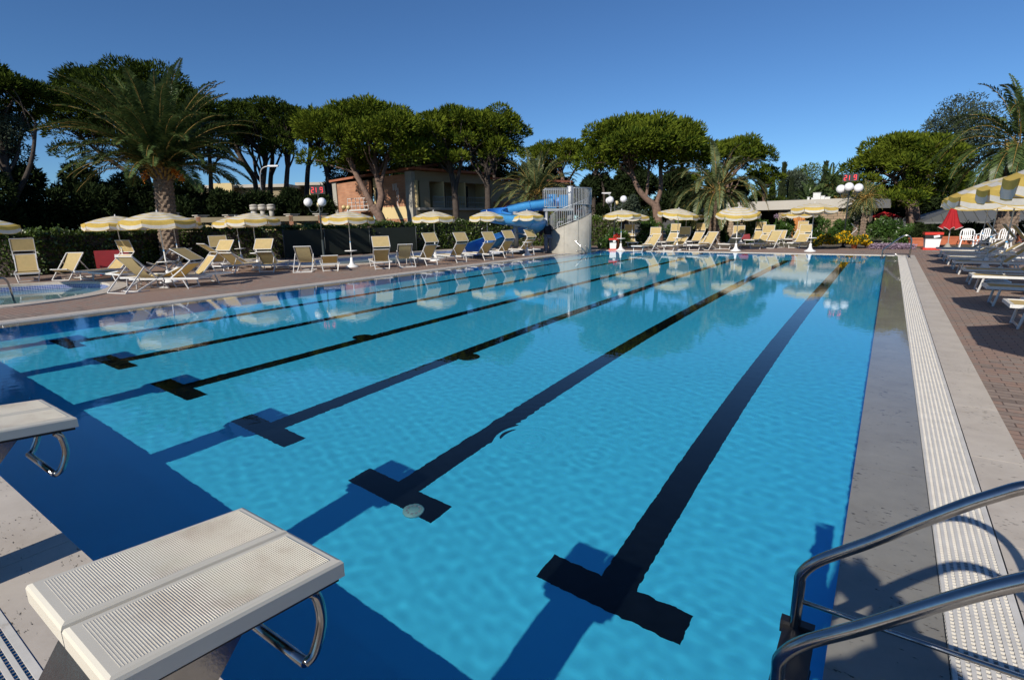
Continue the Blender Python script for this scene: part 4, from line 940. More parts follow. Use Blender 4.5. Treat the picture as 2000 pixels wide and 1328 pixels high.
# ------------------------------------------------------------------ hedges and shrubs
def hedge(label, pts, w, h, seed, dens=420, size=.085, group='clipped hedges'):
    rnd = random.Random(seed); rs = np.random.RandomState(seed); t = thing('hedge', label, 'hedge', (0,0,0), 0, group)
    mb = MB(); Ps = []; Ds = []
    P2 = [Vector((x, y, 0)) for x, y in pts]
    for a, b in zip(P2, P2[1:]):
        d = (b-a); Ln = d.length; d /= Ln; nrm = Vector((d.y, -d.x, 0))
        q = [a+nrm*(w/2-.1), a-nrm*(w/2-.1), b-nrm*(w/2-.1), b+nrm*(w/2-.1)]
        mb.hexa([(p.x,p.y,0) for p in q]+[(p.x,p.y,h-.14) for p in q])
        for sd in (1, -1):
            n = int(Ln*h*dens*(1 if sd == 1 else .25)); u = rs.uniform(-.05, Ln+.05, n); z = rs.uniform(.02, h, n)
            off = (w/2 - rs.uniform(0, .16, n) + .07*np.sin(u*2.1+z*2)*np.cos(u*.9+1))*sd
            X = np.outer(u, d)+np.outer(off, nrm)+np.array(a); X[:, 2] = z; Ps.append(X); Ds.append(np.tile(np.array(nrm)*sd+np.array([0,0,.3]), (n, 1)))
        n = int(Ln*w*dens*1.3); u = rs.uniform(-.05, Ln+.05, n); off = rs.uniform(-w/2, w/2, n)
        X = np.outer(u, d)+np.outer(off, nrm)+np.array(a); X[:, 2] = h-rs.uniform(0, .15, n)+.07*np.sin(u*1.7)+.05*np.sin(u*5.3+off*6)+(rs.uniform(0, 1, n) > .97)*rs.uniform(0, .18, n); Ps.append(X); Ds.append(np.tile(np.array([0, 0, 1.]), (n, 1)))
    mb.build('dark_core', 'bark_dark', t); V, Q = leaf_quads(np.concatenate(Ps), np.concatenate(Ds), size*1.4, size, rs, 1.2); raw_mesh('leaves', V, Q, 'hedge', t)  # added solid dark core, keeps the hedge from being seen through
hedge('long clipped dark hedge behind the left terrace', [tuple(foot(px, d).xy) for px, d in ((-300,18.5),(57,19.2),(200,22.1),(333,25.4))] + [(-24.6,15.5),(-23.9,19)], 1.1, 1.5, 1, 380)
hedge('bright clipped hedge behind the curved paddling pool', [(-23.6,19.2),(-22.6,24),(-20.6,28.4),(-17.2,30.2)], 1.1, 1.6, 2, 420)
hedge('short clipped hedge right of the slide tower', [(-16.4,30.4),(-14.6,30.8),(-13.4,30.6)], 1.1, 1.7, 3, 420)
nf = thing('netting_fence', 'dark green netting fence in front of the middle of the hedge', 'fence')
net = [(-23.75,14.2),(-23.6,16.4),(-23.1,18.9),(-22.3,21.6)]
for a, b in zip(net, net[1:]):
    mb = MB(); mb.bar((a[0],a[1],.72),(b[0],b[1],.72),.015,1.3); mb.build('netting', 'net', nf)
for a in net: mb = MB(); mb.tube([(a[0]+.03,a[1],0),(a[0]+.03,a[1],1.42)], .025, 6); mb.build('post', 'post', nf)
GS = 'oleander bushes behind the far sunbeds'
for i, (x0, x1, yt, yb, d, lb) in enumerate([(1180,1232,452,486,31.5,'leafy bush at the left end of the far row'), (1238,1292,431,478,33,'oleander bush below the V shaped pine trunk'), (1300,1352,428,478,33.5,'oleander bush behind the second far parasol'), (1346,1392,426,478,33.5,'oleander bush left of the slim palm trunk'), (1394,1420,440,482,34,'small bush right of the slim palm trunk'), (1440,1498,424,482,33.5,'oleander bush before the dark porch'), (1506,1552,426,480,33.5,'oleander bush with a pink flower by the porch'), (1564,1616,420,480,33.5,'oleander bush right of the orange door'), (1640,1688,424,474,32.5,'oleander bush right of the lamp post'), (1618,1650,432,470,32,'oleander bush left of the lamp post'), (1694,1762,428,480,31,'wide bush below the small red roof'), (1750,1800,440,484,30,'dark bush behind the right planter')]):
    bushy('oleander_bush', lb, 'bush', d, x0, x1, yt, yb+20, 230+i, 'bush', 4200, .17, GS, wx=.32, lumps=16)
GP = 'bushes in the terracotta planters'
for i, (x0, x1, yt, yb, d) in enumerate([(1776,1806,438,482,27.5),(1806,1868,440,484,28.5),(1862,1925,438,484,28.5),(1920,1985,436,484,28.5),(1975,2040,432,484,28)]):
    bushy('planter_bush', ['dark bush in the planter left of the bin','dark bush behind the bin and red parasol','dark bush behind the first white chair','dark bush behind the two white chairs','dark bush at the right edge behind the sunbeds'][i], 'bush', d, x0, x1, yt, yb+14, 260+i, 'oak', 4200, .13, GP, wx=.4, lumps=12)
    c = foot((x0+x1)/2, d-.55); mb = MB(); wq = (x1-x0)/2*d/LENS_PX*.8
    q = [(-wq,-.2),(wq,-.2),(wq,.2),(-wq,.2)]
    mb.hexa([(x*.9,y*.9,0) for x, y in q]+[(x,y,.34) for x, y in q]); mb.box((-wq-.03,-.23,.341),(wq+.03,.23,.42))
    o = mb.build('planter', 'terracotta', loc=(c.x, c.y, 0)); o.rotation_euler.z = YAW*.6
    tag(o, ['square terracotta planter left of the bin','terracotta trough behind the red parasol','terracotta trough behind the first white chair','terracotta trough behind the two white chairs','terracotta trough at the right edge'][i], 'planter', 'terracotta planters')
# yellow flower bed
rs = np.random.RandomState(5); n = 9000; u = rs.uniform(0, 1, n); v = rs.uniform(0, 1, n)
A = at(1594, 486.5, 0); B = at(1704, 486.5, 0); dx = (B-A); dn = Vector((-dx.y, dx.x, 0)).normalized()
env = np.sin(np.pi*np.clip(u, .03, .97))**.35*(.35+.25*np.sin(u*9)**2)
X = np.outer(u, dx)+np.outer(v*1.5, dn)+np.array(A); X[:, 2] = rs.uniform(.2, 1, n)**.6*env*(1-.2*v)*1.4
fb = thing('flower_bed', 'dense bed of yellow flowers at the foot of the lamp post', 'flower bed')
Vv, Q = leaf_quads(X[:5000], np.tile([0,0,1.], (5000, 1)), .13, .05, rs, .9); raw_mesh('leaves', Vv, Q, 'bush', fb)['kind'] = 'stuff'
X2 = X[5000:]; X2[:, 2] += .03; Vv, Q = leaf_quads(X2, np.tile([0,-.3,.3], (4000, 1)), .085, .085, rs, 1.0); raw_mesh('flowers', Vv, Q, 'flower', fb)['kind'] = 'stuff'
A = at(1700, 487, 0); B = at(1790, 488, 0); dx = (B-A); n = 3500; u = rs.uniform(0, 1, n); X = np.outer(u, dx)+np.outer(rs.uniform(0, 1, n), dn)+np.array(A); X[:, 2] = rs.uniform(.0, .22, n)
fb = thing('flower_bed', 'low lilac and grey ground flowers left of the right planters', 'flower bed')
Vv, Q = leaf_quads(X, np.tile([0,0,1.], (n, 1)), .07, .05, rs, 1.0); raw_mesh('flowers', Vv, Q, 'flower_p', fb)['kind'] = 'stuff'
A = at(1168, 487, 0); B = at(1212, 487.5, 0); dx = (B-A); n = 1500; u = rs.uniform(0, 1, n); X = np.outer(u, dx)+np.outer(rs.uniform(0, 1, n), dn)+np.array(A); X[:, 2] = rs.uniform(.0, .5, n)
gp = thing('ground_plants', 'low green plants between the tower and the far row', 'plants'); Vv, Q = leaf_quads(X, np.tile([0,0,1.], (n, 1)), .16, .06, rs, 1.0); raw_mesh('leaves', Vv, Q, 'bush', gp)['kind'] = 'stuff'
# ================================================================== buildings
def wall_box(mb, a, b, z0, z1, th, m=0):
    """a wall of thickness th from ground point a to b; its face towards the pool runs through a-b"""
    a = Vector((a[0], a[1], 0)); b = Vector((b[0], b[1], 0)); d = (b-a).normalized(); n = Vector((d.y, -d.x, 0))
    if n.dot(CAMLOC-a) > 0: n = -n
    n *= th; q = [a, b, b+n, a+n]
    mb.hexa([(p.x,p.y,z0) for p in q]+[(p.x,p.y,z1) for p in q], m)
def lerp2(a, b, t): return Vector((a.x+(b.x-a.x)*t, a.y+(b.y-a.y)*t, 0))
bt = thing('brick_building', 'two storey brick and ochre building with shaded balconies behind the hedge', 'building')
A = foot(812, 45); Lf = foot(660, 51.5); Rr = foot(958, 51.5); R3 = foot(1110, 57.5)
def wpart(name, a, b, z0, z1, th, mat, parent=bt): mb = MB(); wall_box(mb, a, b, z0, z1, th); return mb.build(name, mat, parent)
Tn = (A-Lf).normalized(); Nn = Vector((Tn.y, -Tn.x, 0)); Nn = Nn if Nn.dot(CAMLOC-A) > 0 else -Nn   # towards the viewer
f1, f2 = lerp2(Lf, A, .48), lerp2(Lf, A, .60)
pA, pB = lerp2(Lf, A, .055), lerp2(Lf, A, .93)
wpart('brick_wall', pA, f1, 2.0, 5.35, .3, 'brick'); wpart('brick_wall', f2, pB, 2.95, 5.55, .3, 'brick')
wpart('stucco_recess', f1-Nn*.5, f2-Nn*.5, 0, 5.5, .3, 'stucco')
for q in (f1, f2): mb = MB(); mb.bar((q.x,q.y,0.2), (q.x,q.y,5.4), .3, .5, up=Nn); 
wpart('stucco_band', f2, pB, 1.95, 2.947, .28, 'stucco'); wpart('brick_plinth', pA, pB, 0, 1.94, .31, 'brick')
for (q0, q1, zz) in ((Lf, pA, 5.4), (pB, A, 5.75)):
    wpart('concrete_pillar', q0+Nn*.12, q1+Nn*.12, 0, zz, .6, 'concrete')
for q0, q1, z in ((Lf-Tn*.1, f1+Tn*.1, 5.43), (f2-Tn*.1, A+Tn*.1, 5.62)):
    mb = MB(); a = q0+Nn*.35; b = q1+Nn*.35; c = q1-Nn*6; d = q0-Nn*6; dz = .22
    mb.hexa([(a.x,a.y,z),(b.x,b.y,z+dz),(c.x,c.y,z+dz+1.0),(d.x,d.y,z+1.0),(a.x,a.y,z+.18),(b.x,b.y,z+dz+.18),(c.x,c.y,z+dz+1.2),(d.x,d.y,z+1.2)]); mb.build('roof', 'rooftile', bt)
w = lerp2(f1, f2, .5)-Nn*.48; mb = MB(); mb.bar((w.x-Tn.x*.35,w.y-Tn.y*.35,3.9),(w.x+Tn.x*.35,w.y+Tn.y*.35,3.9),.06,1.5); mb.build('window', 'glass', bt)
st = MB(); s0 = lerp2(Lf, A, .36)+Nn*.9; s1 = lerp2(Lf, A, .62)+Nn*.9
st.bar((s0.x,s0.y,2.75),(s1.x,s1.y,2.75),1.2,.12)
for z in (3.1, 3.4, 3.75): st.bar((s0.x+Nn.x*.5,s0.y+Nn.y*.5,z),(s1.x+Nn.x*.5,s1.y+Nn.y*.5,z),.04,.04)
for k in range(6): q = lerp2(s0, s1, k/5)+Nn*.5; st.bar((q.x,q.y,2.75),(q.x,q.y,3.77),.04,.04)
for k in range(9): q = s0-Tn*(.25*k); st.bar((q.x,q.y,2.6-.24*k),(q.x+Nn.x*.9,q.y+Nn.y*.9,2.6-.24*k),.26,.05)
st.build('outside_stair', 'white_wall', bt)
# balcony front, its shade put into the stucco colour
Dn = (Rr-A).normalized(); Bn = Vector((Dn.y, -Dn.x, 0)); Bn = Bn if Bn.dot(CAMLOC-A) > 0 else -Bn
a0, a1 = A+Dn*.3, Rr
wpart('upper_band', a0, a1, 5.0, 5.8, .3, 'stucco_shade'); wpart('back_wall', a0-Bn*1.7, a1-Bn*1.7, 0, 5.4, .2, 'stucco_shade'); wpart('ground_floor_wall', a0, a1, 0, 2.6, .3, 'stucco_shade')
mb = MB(); q = [a0+Bn*.4, a1+Bn*.4, a1-Bn*1.7, a0-Bn*1.7]; mb.hexa([(p.x,p.y,2.62) for p in q]+[(p.x,p.y,2.82) for p in q]); mb.build('balcony_slab', 'concrete', bt)
mb = MB(); q = [a0+Bn*.7, a1+Bn*.7, a1-Bn*7, a0-Bn*7]; mb.hexa([(q[0].x,q[0].y,5.82),(q[1].x,q[1].y,5.82),(q[2].x,q[2].y,6.3),(q[3].x,q[3].y,6.3)]+[(q[0].x,q[0].y,6.0),(q[1].x,q[1].y,6.0),(q[2].x,q[2].y,6.5),(q[3].x,q[3].y,6.5)]); mb.build('roof', 'rooftile', bt)
for t_ in (.0, .33, .62, .985):
    q = lerp2(a0, a1, t_); mb = MB(); mb.bar((q.x+Bn.x*.2,q.y+Bn.y*.2,3.93),(q.x-Bn.x*1.69,q.y-Bn.y*1.69,3.93),.14,2.2); mb.build('balcony_divider', 'stucco', bt)
q0, q1 = lerp2(a0, a1, .04), lerp2(a0, a1, .16); wpart('wall_panel', q0+Bn*.1, q1+Bn*.1, 2.83, 5.0, .15, 'stucco_shade')
for (t0, t1) in ((.18, .33), (.35, .61), (.64, .97)):
    mb = MB(); p, r = lerp2(a0, a1, t0)+Bn*.3, lerp2(a0, a1, t1)+Bn*.3
    for z in (2.95, 3.3, 3.75): mb.bar((p.x,p.y,z),(r.x,r.y,z),.03,.03)
    for k in range(12): s_ = lerp2(p, r, k/11); mb.bar((s_.x,s_.y,2.83),(s_.x,s_.y,3.75),.02,.02)
    mb.build('railing', 'alu_grey', bt); g = lerp2(a0, a1, (t0+t1)/2)-Bn*1.66; mb = MB(); mb.bar((g.x-Dn.x*.45,g.y-Dn.y*.45,3.85),(g.x+Dn.x*.45,g.y+Dn.y*.45,3.85),.06,2.0); mb.build('balcony_door', 'glass', bt)
wpart('wing_wall', Rr, R3, 0, 5.4, .3, 'stucco_shade'); mb = MB(); q = [Rr+Bn*.5, R3+Bn*.5, R3-Bn*6, Rr-Bn*6]; mb.hexa([(p.x,p.y,z) for p, z in zip(q, (5.42,5.42,6.0,6.0))]+[(p.x,p.y,z) for p, z in zip(q, (5.6,5.6,6.2,6.2))]); mb.build('roof', 'rooftile', bt)
p, r = Rr+Bn*2.6, R3+Bn*2.6; mb = MB(); q0 = lerp2(p, r, -.1); q1 = lerp2(p, r, 1); w0, w1 = lerp2(Rr, R3, .05), lerp2(Rr, R3, 1)
mb.hexa([(q0.x,q0.y,2.3),(q1.x,q1.y,2.3),(w1.x,w1.y,3.3),(w0.x,w0.y,3.3),(q0.x,q0.y,2.42),(q1.x,q1.y,2.42),(w1.x,w1.y,3.45),(w0.x,w0.y,3.45)]); mb.build('lean_to_roof', 'rooftile', bt)
# white lettering, too worn to read, running down the brick
mb = MB(); 
def stroke(u, z, du, dz, wd=.05): o = lerp2(Lf, A, .775+u/9.5)+Nn*.012; e = o+Tn*du; mb.bar((o.x,o.y,z),(e.x,e.y,z+dz),.02,wd,up=Tn)
for (u, z, du, dz) in ((0,4.85,.04,-.55),(.14,4.85,-.02,-.5),(.27,4.85,.02,-.6),(.4,4.8,0,-.5),(.27,4.85,.28,0),(.55,4.5,0,-.55),(.42,4.2,.0,-.5),(.42,3.95,.25,0),(.55,3.9,0,-.5),(.42,3.55,.0,-.55),(.42,3.3,.22,.0),(.5,3.1,.06,-.3)): stroke(u, z, du, dz)
mb.build('wall_lettering', 'white_wall', bt)
# long low buff building
lb = thing('low_building', 'long low buff building with brick piers and roof vents just behind the hedge', 'building')
a, b = foot(250, 36), foot(722, 40); d = (b-a).normalized(); n = Vector((d.y,-d.x,0)); n = n if n.dot(CAMLOC-a) > 0 else -n
mb = MB(); q = [a+n*.2, b+n*.2, b-n*6, a-n*6]; mb.hexa([(p.x,p.y,1.86) for p in q]+[(p.x,p.y,2.2) for p in q]); mb.build('roof', 'stucco_shade', lb)
mb = MB(); wall_box(mb, a-n*.4, b-n*.4, 0, 1.855, .25); mb.build('wall', 'stucco_shade', lb)
L_ = (b-a).length
for k, t_ in enumerate((.29, .41, .53, .665, .79, .905)):
    q = lerp2(a, b, t_); mb = MB(); mb.bar((q.x+n.x*.2,q.y+n.y*.2,1.12),(q.x-n.x*.2,q.y-n.y*.2,1.12),.28,2.24); p = mb.build('pier', 'brick', lb)
    r = q+d*.18; mb = MB(); mb.v += [(r.x+n.x*s,r.y+n.y*s,z) for s in (.16,-.3) for (z) in ()] ; 
    r1 = r+d*.85; mb.poly([(r.x,r.y,0),(r1.x,r1.y,0),(r1.x,r1.y,1.45),(r.x,r.y,1.84)]); r = r-n*.38; r1 = r1-n*.38
    for o_ in (n*.1,): mb = MB(); mb.hexa([(r.x,r.y,0),(r1.x,r1.y,0),(r1.x+n.x*.4,r1.y+n.y*.4,0),(r.x+n.x*.4,r.y+n.y*.4,0),(r.x,r.y,1.85),(r1.x,r1.y,1.45),(r1.x+n.x*.4,r1.y+n.y*.4,1.45),(r.x+n.x*.4,r.y+n.y*.4,1.85)])
    mb.build('wing_wall', 'stucco', lb)
    c_ = MB(); c_.box((-.3,-.3,2.2),(.3,.3,2.32)); c_.box((-.4,-.4,2.325),(.4,.4,2.38)); o = c_.build('pier_cap', 'fascia', lb); o.location = (q.x-n.x*.5, q.y-n.y*.5, 0)
for k in range(10):
    q0, q1 = lerp2(a, b, .32+.066*k)-n*.37, lerp2(a, b, .37+.066*k)-n*.37; mb = MB(); mb.bar((q0.x,q0.y,1.5),(q1.x,q1.y,1.5),.05,.6); mb.build('window', 'glass', lb)
for k, px in enumerate((505, 521, 538)):
    q = foot(px, 40.5); mb = MB(); mb.lathe([(.17,2.1),(.17,2.75)], 10); mb.lathe([(.29,2.72),(.3,2.95),(.24,2.97)], 12); mb.lathe([(.29,3.0),(.3,3.08),(.15,3.14)], 12)
    o = mb.build('roof_vent', 'fascia', lb); o.location = (q.x, q.y, 0)
# far cream buildings
for i, (x0, x1, yt, d_, lab, m) in enumerate([(395,560,363,70,'dark far building with a cream corner painted as sunlit, left of the street lamp','stucco_shade'), (604,668,358,74,'far cream building just left of the brick one','stucco')]):
    t = thing('far_building', lab, 'building'); a, b = foot(x0, d_), foot(x1, d_); z = high((x0+x1)/2, yt, d_); mb = MB(); wall_box(mb, a, b, 0, z-.4, 8); mb.build('wall', m, t)
    mb = MB(); dd = (b-a).normalized(); nn = Vector((dd.y,-dd.x,0)); nn = nn if nn.dot(CAMLOC-a) > 0 else -nn; q = [a+nn*.6-dd, b+nn*.6+dd, b-nn*8.5+dd, a-nn*8.5-dd]; mb.hexa([(p.x,p.y,z-.38) for p in q]+[(p.x,p.y,z) for p in q]); mb.build('roof', 'fascia', t)
    for k in range(5 if i == 0 else 2): q = lerp2(a, b, (k+.6)/(5.2 if i == 0 else 2.2))+nn*.01; mb = MB(); mb.bar((q.x,q.y,z-3.4),(q.x+dd.x*1.2,q.y+dd.y*1.2,z-3.4),.08,1.6); mb.build('window', 'glass', t)
    if i == 0:
        q = foot(448, d_-1.2); mb = MB(); mb.bar((q.x,q.y,0),(q.x,q.y,z+.15),2.6,.5,up=nn); mb.build('painted_sunlit_corner', 'stucco', t)  # paler panel paints the sunlit corner onto the darker wall
# low stone building
sb = thing('stone_building', 'low rubble stone building with a pale flat roof and orange door, behind the far sunbeds', 'building')
a, b = foot(1403, 40), foot(1668, 33.5); d = (b-a).normalized(); n = Vector((d.y,-d.x,0)); n = n if n.dot(CAMLOC-a) > 0 else -n
def sp(name, t0, t1, z0, z1, th, mat, off=0.0): mb = MB(); wall_box(mb, lerp2(a, b, t0)+n*off, lerp2(a, b, t1)+n*off, z0, z1, th); return mb.build(name, mat, sb)
mb = MB(); q = [a+n*.35, b+n*.35+d*.1, b-n*7+d*.1, a-n*7]; mb.hexa([(p.x,p.y,2.02) for p in q]+[(p.x,p.y,2.62) for p in q]); mb.build('roof_fascia', 'fascia', sb)
sp('stone_wall', 0, .215, 0, 2.015, .4, 'stone'); sp('stone_wall', .47, .545, 0, 2.015, .4, 'stone'); sp('stone_wall', .665, .945, 0, 2.015, .4, 'stone')
sp('porch_back', .2, .48, 0, 2.0, .2, 'shade_black', -2.4); sp('shade_panel', .20, .225, 0, 2.0, .2, 'shade_black', -.42); sp('counter', .33, .47, 0, .95, .4, 'stucco', -.7); sp('shade_panel', .955, 1, 0, 2.0, .2, 'shade_black', -.42)  # near-black panels paint shade into the porch and the right-hand gap
dr = sp('door', .575, .665, 0, 1.7, .1, 'door', -.12); sp('door_frame', .545, .574, 0, 1.75, .2, 'alu_grey', -.08); sp('lintel', .545, .665, 1.76, 2.01, .3, 'stone', -.02)
for t0 in (.605, .635): mb = MB(); p0 = lerp2(a, b, t0)-n*.115; mb.bar((p0.x,p0.y,.05),(p0.x,p0.y,1.65),.015,.02); mb.build('door_joint', 'bark_dark', dr)
for i, (px, w_, h_) in enumerate(((1587,.42,.42),(1597,.3,.22),(1607,.34,.14),(1571,.12,.16),(1579,.14,.1))):
    q = foot(px, 35.5); mb = MB(); mb.box((-w_/2,-w_/2,2.621),(w_/2,w_/2,2.62+h_)); mb.box((-w_/2-.03,-w_/2-.03,2.62+h_+.001),(w_/2+.03,w_/2+.03,2.64+h_)); o = mb.build('roof_unit', 'white_wall', sb); o.location = (q.x, q.y, 0)
pr = thing('stone_pier', 'narrow rubble stone pier right of the low stone building', 'wall'); mb = MB(); wall_box(mb, foot(1669, 36), foot(1692, 35.5), 0, 2.25, .8); mb.build('masonry', 'stone', pr); mb = MB(); wall_box(mb, foot(1668, 35.9), foot(1693, 35.4), 2.251, 2.35, .9); mb.build('cap_slab', 'fascia', pr)
# grey roofed pavilion and the small red roof
gv = thing('pavilion', 'pavilion with a grey standing seam hipped roof at the right edge', 'pavilion')
e0, e1 = foot(1797, 37), foot(2130, 33); ed = (e1-e0).normalized(); en = Vector((ed.y,-ed.x,0)); en = en if en.dot(CAMLOC-e0) > 0 else -en
ap0 = e0+ed*4.2-en*5; ap1 = e1-ed*1.0-en*5; back0 = e0-en*10; back1 = e1-en*10; ze, za = 1.02, 2.75
mb = MB()
for poly in ([(e0,ze),(e1,ze),(ap1,za),(ap0,za)],[(e0,ze),(ap0,za),(back0,ze)],[(back0,ze),(ap0,za),(ap1,za),(back1,ze)],[(e1,ze),(back1,ze),(ap1,za)]): mb.poly([(p.x,p.y,z) for p, z in poly])
L_ = (e1-e0).length; k = 0
while k*.62 < L_:
    s_ = e0+ed*k*.62; t_ = k*.62; up_ = min(1, t_/4.2); tp = s_-en*5*up_; mb.bar((s_.x,s_.y,ze+.02),(tp.x,tp.y,ze+(za-ze)*up_+.02),.05,.06); k += 1
mb.bar((e0.x,e0.y,ze-.06),(e1.x,e1.y,ze-.06),.1,.12); mb.build('roof', 'greyroof', gv)
mb = MB(); wall_box(mb, e0+ed*.6-en*1.0, e1-en*1.0, 0, ze-.12, .2); mb.build('wall', 'shade_black', gv)  # near-black wall paints in the shade below the eave
for k in range(5): q = lerp2(e0, e1, (k+.15)/5)-en*.4; mb = MB(); mb.tube([(q.x,q.y,0),(q.x,q.y,ze-.1)], .07, 8); mb.build('post', 'post', gv)
rg = thing('gazebo', 'small gazebo with a dark red pyramid roof beyond the bushes', 'gazebo'); q = foot(1722, 42)
rg.location = q; mb = MB(); z0 = high(1722, 425, 42); z1 = high(1722, 416, 42); r = 1.0
for k in range(4):
    a_ = rad(45+90*k+20); b_ = rad(135+90*k+20); mb.poly([(r*1.4*math.cos(a_),r*1.4*math.sin(a_),z0),(r*1.4*math.cos(b_),r*1.4*math.sin(b_),z0),(0,0,z1+.1)])
mb.build('roof', 'canvas_r', rg)
for k in range(4): a_ = rad(65+90*k); mb = MB(); mb.tube([(1.25*math.cos(a_),1.25*math.sin(a_),0),(1.25*math.cos(a_),1.25*math.sin(a_),z0)], .05, 6); mb.build('post', 'stucco', rg)

# ================================================================== lamps
def seg7(mb, ch, x, z, w, h, y, th=.022):
    S7 = {'2':'abged','1':'bc','9':'abcdfg'}[ch]
    P7 = dict(a=((0,1),(1,1)), b=((1,1),(1,.5)), c=((1,.5),(1,0)), d=((0,0),(1,0)), e=((0,.5),(0,0)), f=((0,1),(0,.5)), g=((0,.5),(1,.5)))
    for s_ in S7:
        (a0_, b0_), (a1_, b1_) = P7[s_]; mb.bar((x+a0_*w+(.3*th if a0_ != a1_ else 0), y, z+b0_*h), (x+a1_*w-(.3*th if a0_ != a1_ else 0), y, z+b1_*h), .012, th, up=(0,0,1) if a0_ != a1_ else (1,0,0))
def globe_lamp(label, p, zc, offs, rg_=.21, led=None, mat='globe', group='poolside globe lamps', rz=0.0, low=()):
    t = thing('globe_lamp', label, 'street lamp', p, rz, group); mb = MB(); top = zc-.1 if not led else led+.02
    mb.lathe([(.13,0),(.13,.05),(.06,.1),(.05,.9)], 10); mb.tube([(0,0,.85),(0,0,top)], .034, 8); mb.build('post', 'post', t)
    for i, (ox, oy, oz) in enumerate(offs):
        g = MB(); g.ball((ox, oy, zc+oz), rg_, 22); g.build('globe', mat, t); c = MB()
        zz = zc+oz-rg_; c.tube(spline([(ox*.08,oy*.08,zz-.12),(ox*.35,oy*.35,zz-.26),(ox*.8,oy*.8,zz-.22),(ox,oy,zz+.01)], 5), .016, 6); c.lathe([(.05,-.03),(.07,.015)], 10, (ox, oy, zz)); c.build('arm', 'post', t)
    for (ox, oy, oz) in low:
        g = MB(); g.ball((ox, oy, zc+oz), rg_*.62, 14); g.build('globe', 'globe_y', t)
    if led:
        bx = MB(); bx.box((-.34,-.06,led),(.34,.06,led+.36)); pb_ = bx.build('display_box', 'black', t); y = -.066
        for ch, x_ in (('2', -.27), ('1', -.15), ('9', .14)):
            dg = MB(); seg7(dg, ch, x_, led+.07, .10, .22, y); dg.build('digit', 'led', pb_)
    return t
rz_ = YAW
globe_lamp('globe lamp right of centre with a red 21 9 display above it', foot(1646, 27), 2.87, [(-.36,-.1,0),(.0,-.3,.08),(.38,-.05,.02)], led=3.22, rz=-.05, low=[(-.2,.35,-.22),(.22,.4,-.18)])
globe_lamp('globe lamp in front of the dark trees with a red 21 9 display', foot(633, 25.2), 2.62, [(-.5,0,-.0),(.02+.16,-.1,.0)], led=2.98, rz=YAW, low=[(-.12,.3,-.12)], rg_=.195)
globe_lamp('globe lamp with three globes right of the slide tower', foot(1199, 31), 2.68, [(-.26,0,0),(-.34,.2,-.03),(.48,0,.03)], rz=YAW*.7, low=[(.1,.35,-.16)], rg_=.195)
globe_lamp('globe lamp cut by the left edge of the photo', foot(-4, 21), 2.72, [(.08,0,0),(-.45,.1,0)], rz=YAW, low=[(.0,.2,-.28)], rg_=.2)
q = foot(675, 46); t = globe_lamp('distant lamp with small yellow globes above a parasol', q, 2.95, [(-.55,0,0),(.1,0,.02),(.5,0,0)], mat='globe_y', rg_=.19, rz=YAW, group='yellow globe lamps')
def road_lamp(label, px, d, x1, ytop, base_px):
    b = foot(base_px, d); t = thing('street_lamp', label, 'street lamp', b, 0, 'tall road lamps'); H = high(px, ytop, d); dx = (x1-px)*d/LENS_PX
    mb = MB(); mb.tube([(0,0,0),(0,0,H*.55)], [.08,.07], 8, cap=False); mb.tube(spline([(0,0,H*.55),(0,0,H*.82),(RT.x*dx*.25,RT.y*dx*.25,H*.96),(RT.x*dx,RT.y*dx,H)], 6), .05, 8); mb.build('post', 'alu_grey', t)
    hd = MB(); c = Vector((RT.x*dx,RT.y*dx,H)); hd.bar(c-RT*.1, c+RT*.75, .22, .1); hd.bar(c+RT*.05+Vector((0,0,-.04)), c+RT*.7+Vector((0,0,-.04)), .16, .1); hd.build('lamp_head', 'globe', t)
road_lamp('tall grey street lamp with a curved arm between thin pines', 521, 45, 541, 328, 523)
road_lamp('distant street lamp head right of the slide tower', 1192, 52, 1176, 378, 1192)
sg = thing('small_lamp', 'small distant lamp post between the V shaped pine and the palm', 'street lamp', foot(1370, 44)); mb = MB(); mb.tube([(0,0,0),(0,0,2.1)], .03, 6); mb.build('post', 'fascia', sg); mb = MB(); mb.lathe([(.05,2.05),(.2,2.1),(.2,2.2),(.05,2.3)], 10); mb.build('lamp_head', 'fascia', sg)

# ================================================================== slide and tower
TC = foot(1113, 27.0); tw = thing('slide_tower', 'concrete spiral stair tower with steel railings beside the blue slide', 'tower', TC, 0)
# local frame: u to the right of the picture, v away from the camera
U = Vector((RT.x, RT.y, 0)); V_ = Vector((-RT.y, RT.x, 0))
def tp(ang, r, z): a = rad(ang); return Vector((0,0,z)) + U*(r*math.cos(a)) + V_*(r*math.sin(a))
Ro = 1.07
def zstair(ang): return .95+(ang-180)/180*1.15      # rises from the left round the front to the right
mb = MB(); n = 30
pts = [(180+(185*k/n)) for k in range(n+1)]
b0_ = len(mb.v)
for a in pts:
    zt_ = zstair(a)-.05
    for r in (Ro, Ro-.15): mb.v += [tuple(tp(a, r, -.1)), tuple(tp(a, r, zt_))]
for k in range(n):
    i = b0_+4*k; j = i+4; mb.face([i, j, j+1, i+1], 0, True); mb.face([i+2, i+3, j+3, j+2], 0, True); mb.face([i+1, j+1, j+3, i+3])
mb.face([b0_, b0_+1, b0_+3, b0_+2]); i = b0_+4*n; mb.face([i, i+2, i+3, i+1])
for a in (212, 248, 285, 322): p0, p1 = tp(a, Ro+.006, 0), tp(a, Ro+.006, zstair(a)-.06); mb.bar(p0, p1, .03, .012, 0, up=(p0.x, p0.y, 0))
mb.build('concrete_drum', 'concrete', tw)
mb = MB(); mb.lathe([(.17,0),(.17,3.2),(.15,3.24),(.02,3.26)], 18); mb.tube([(0,0,3.2),(0,0,3.55)], .008, 5); mb.build('central_column', 'steel_dull', tw)
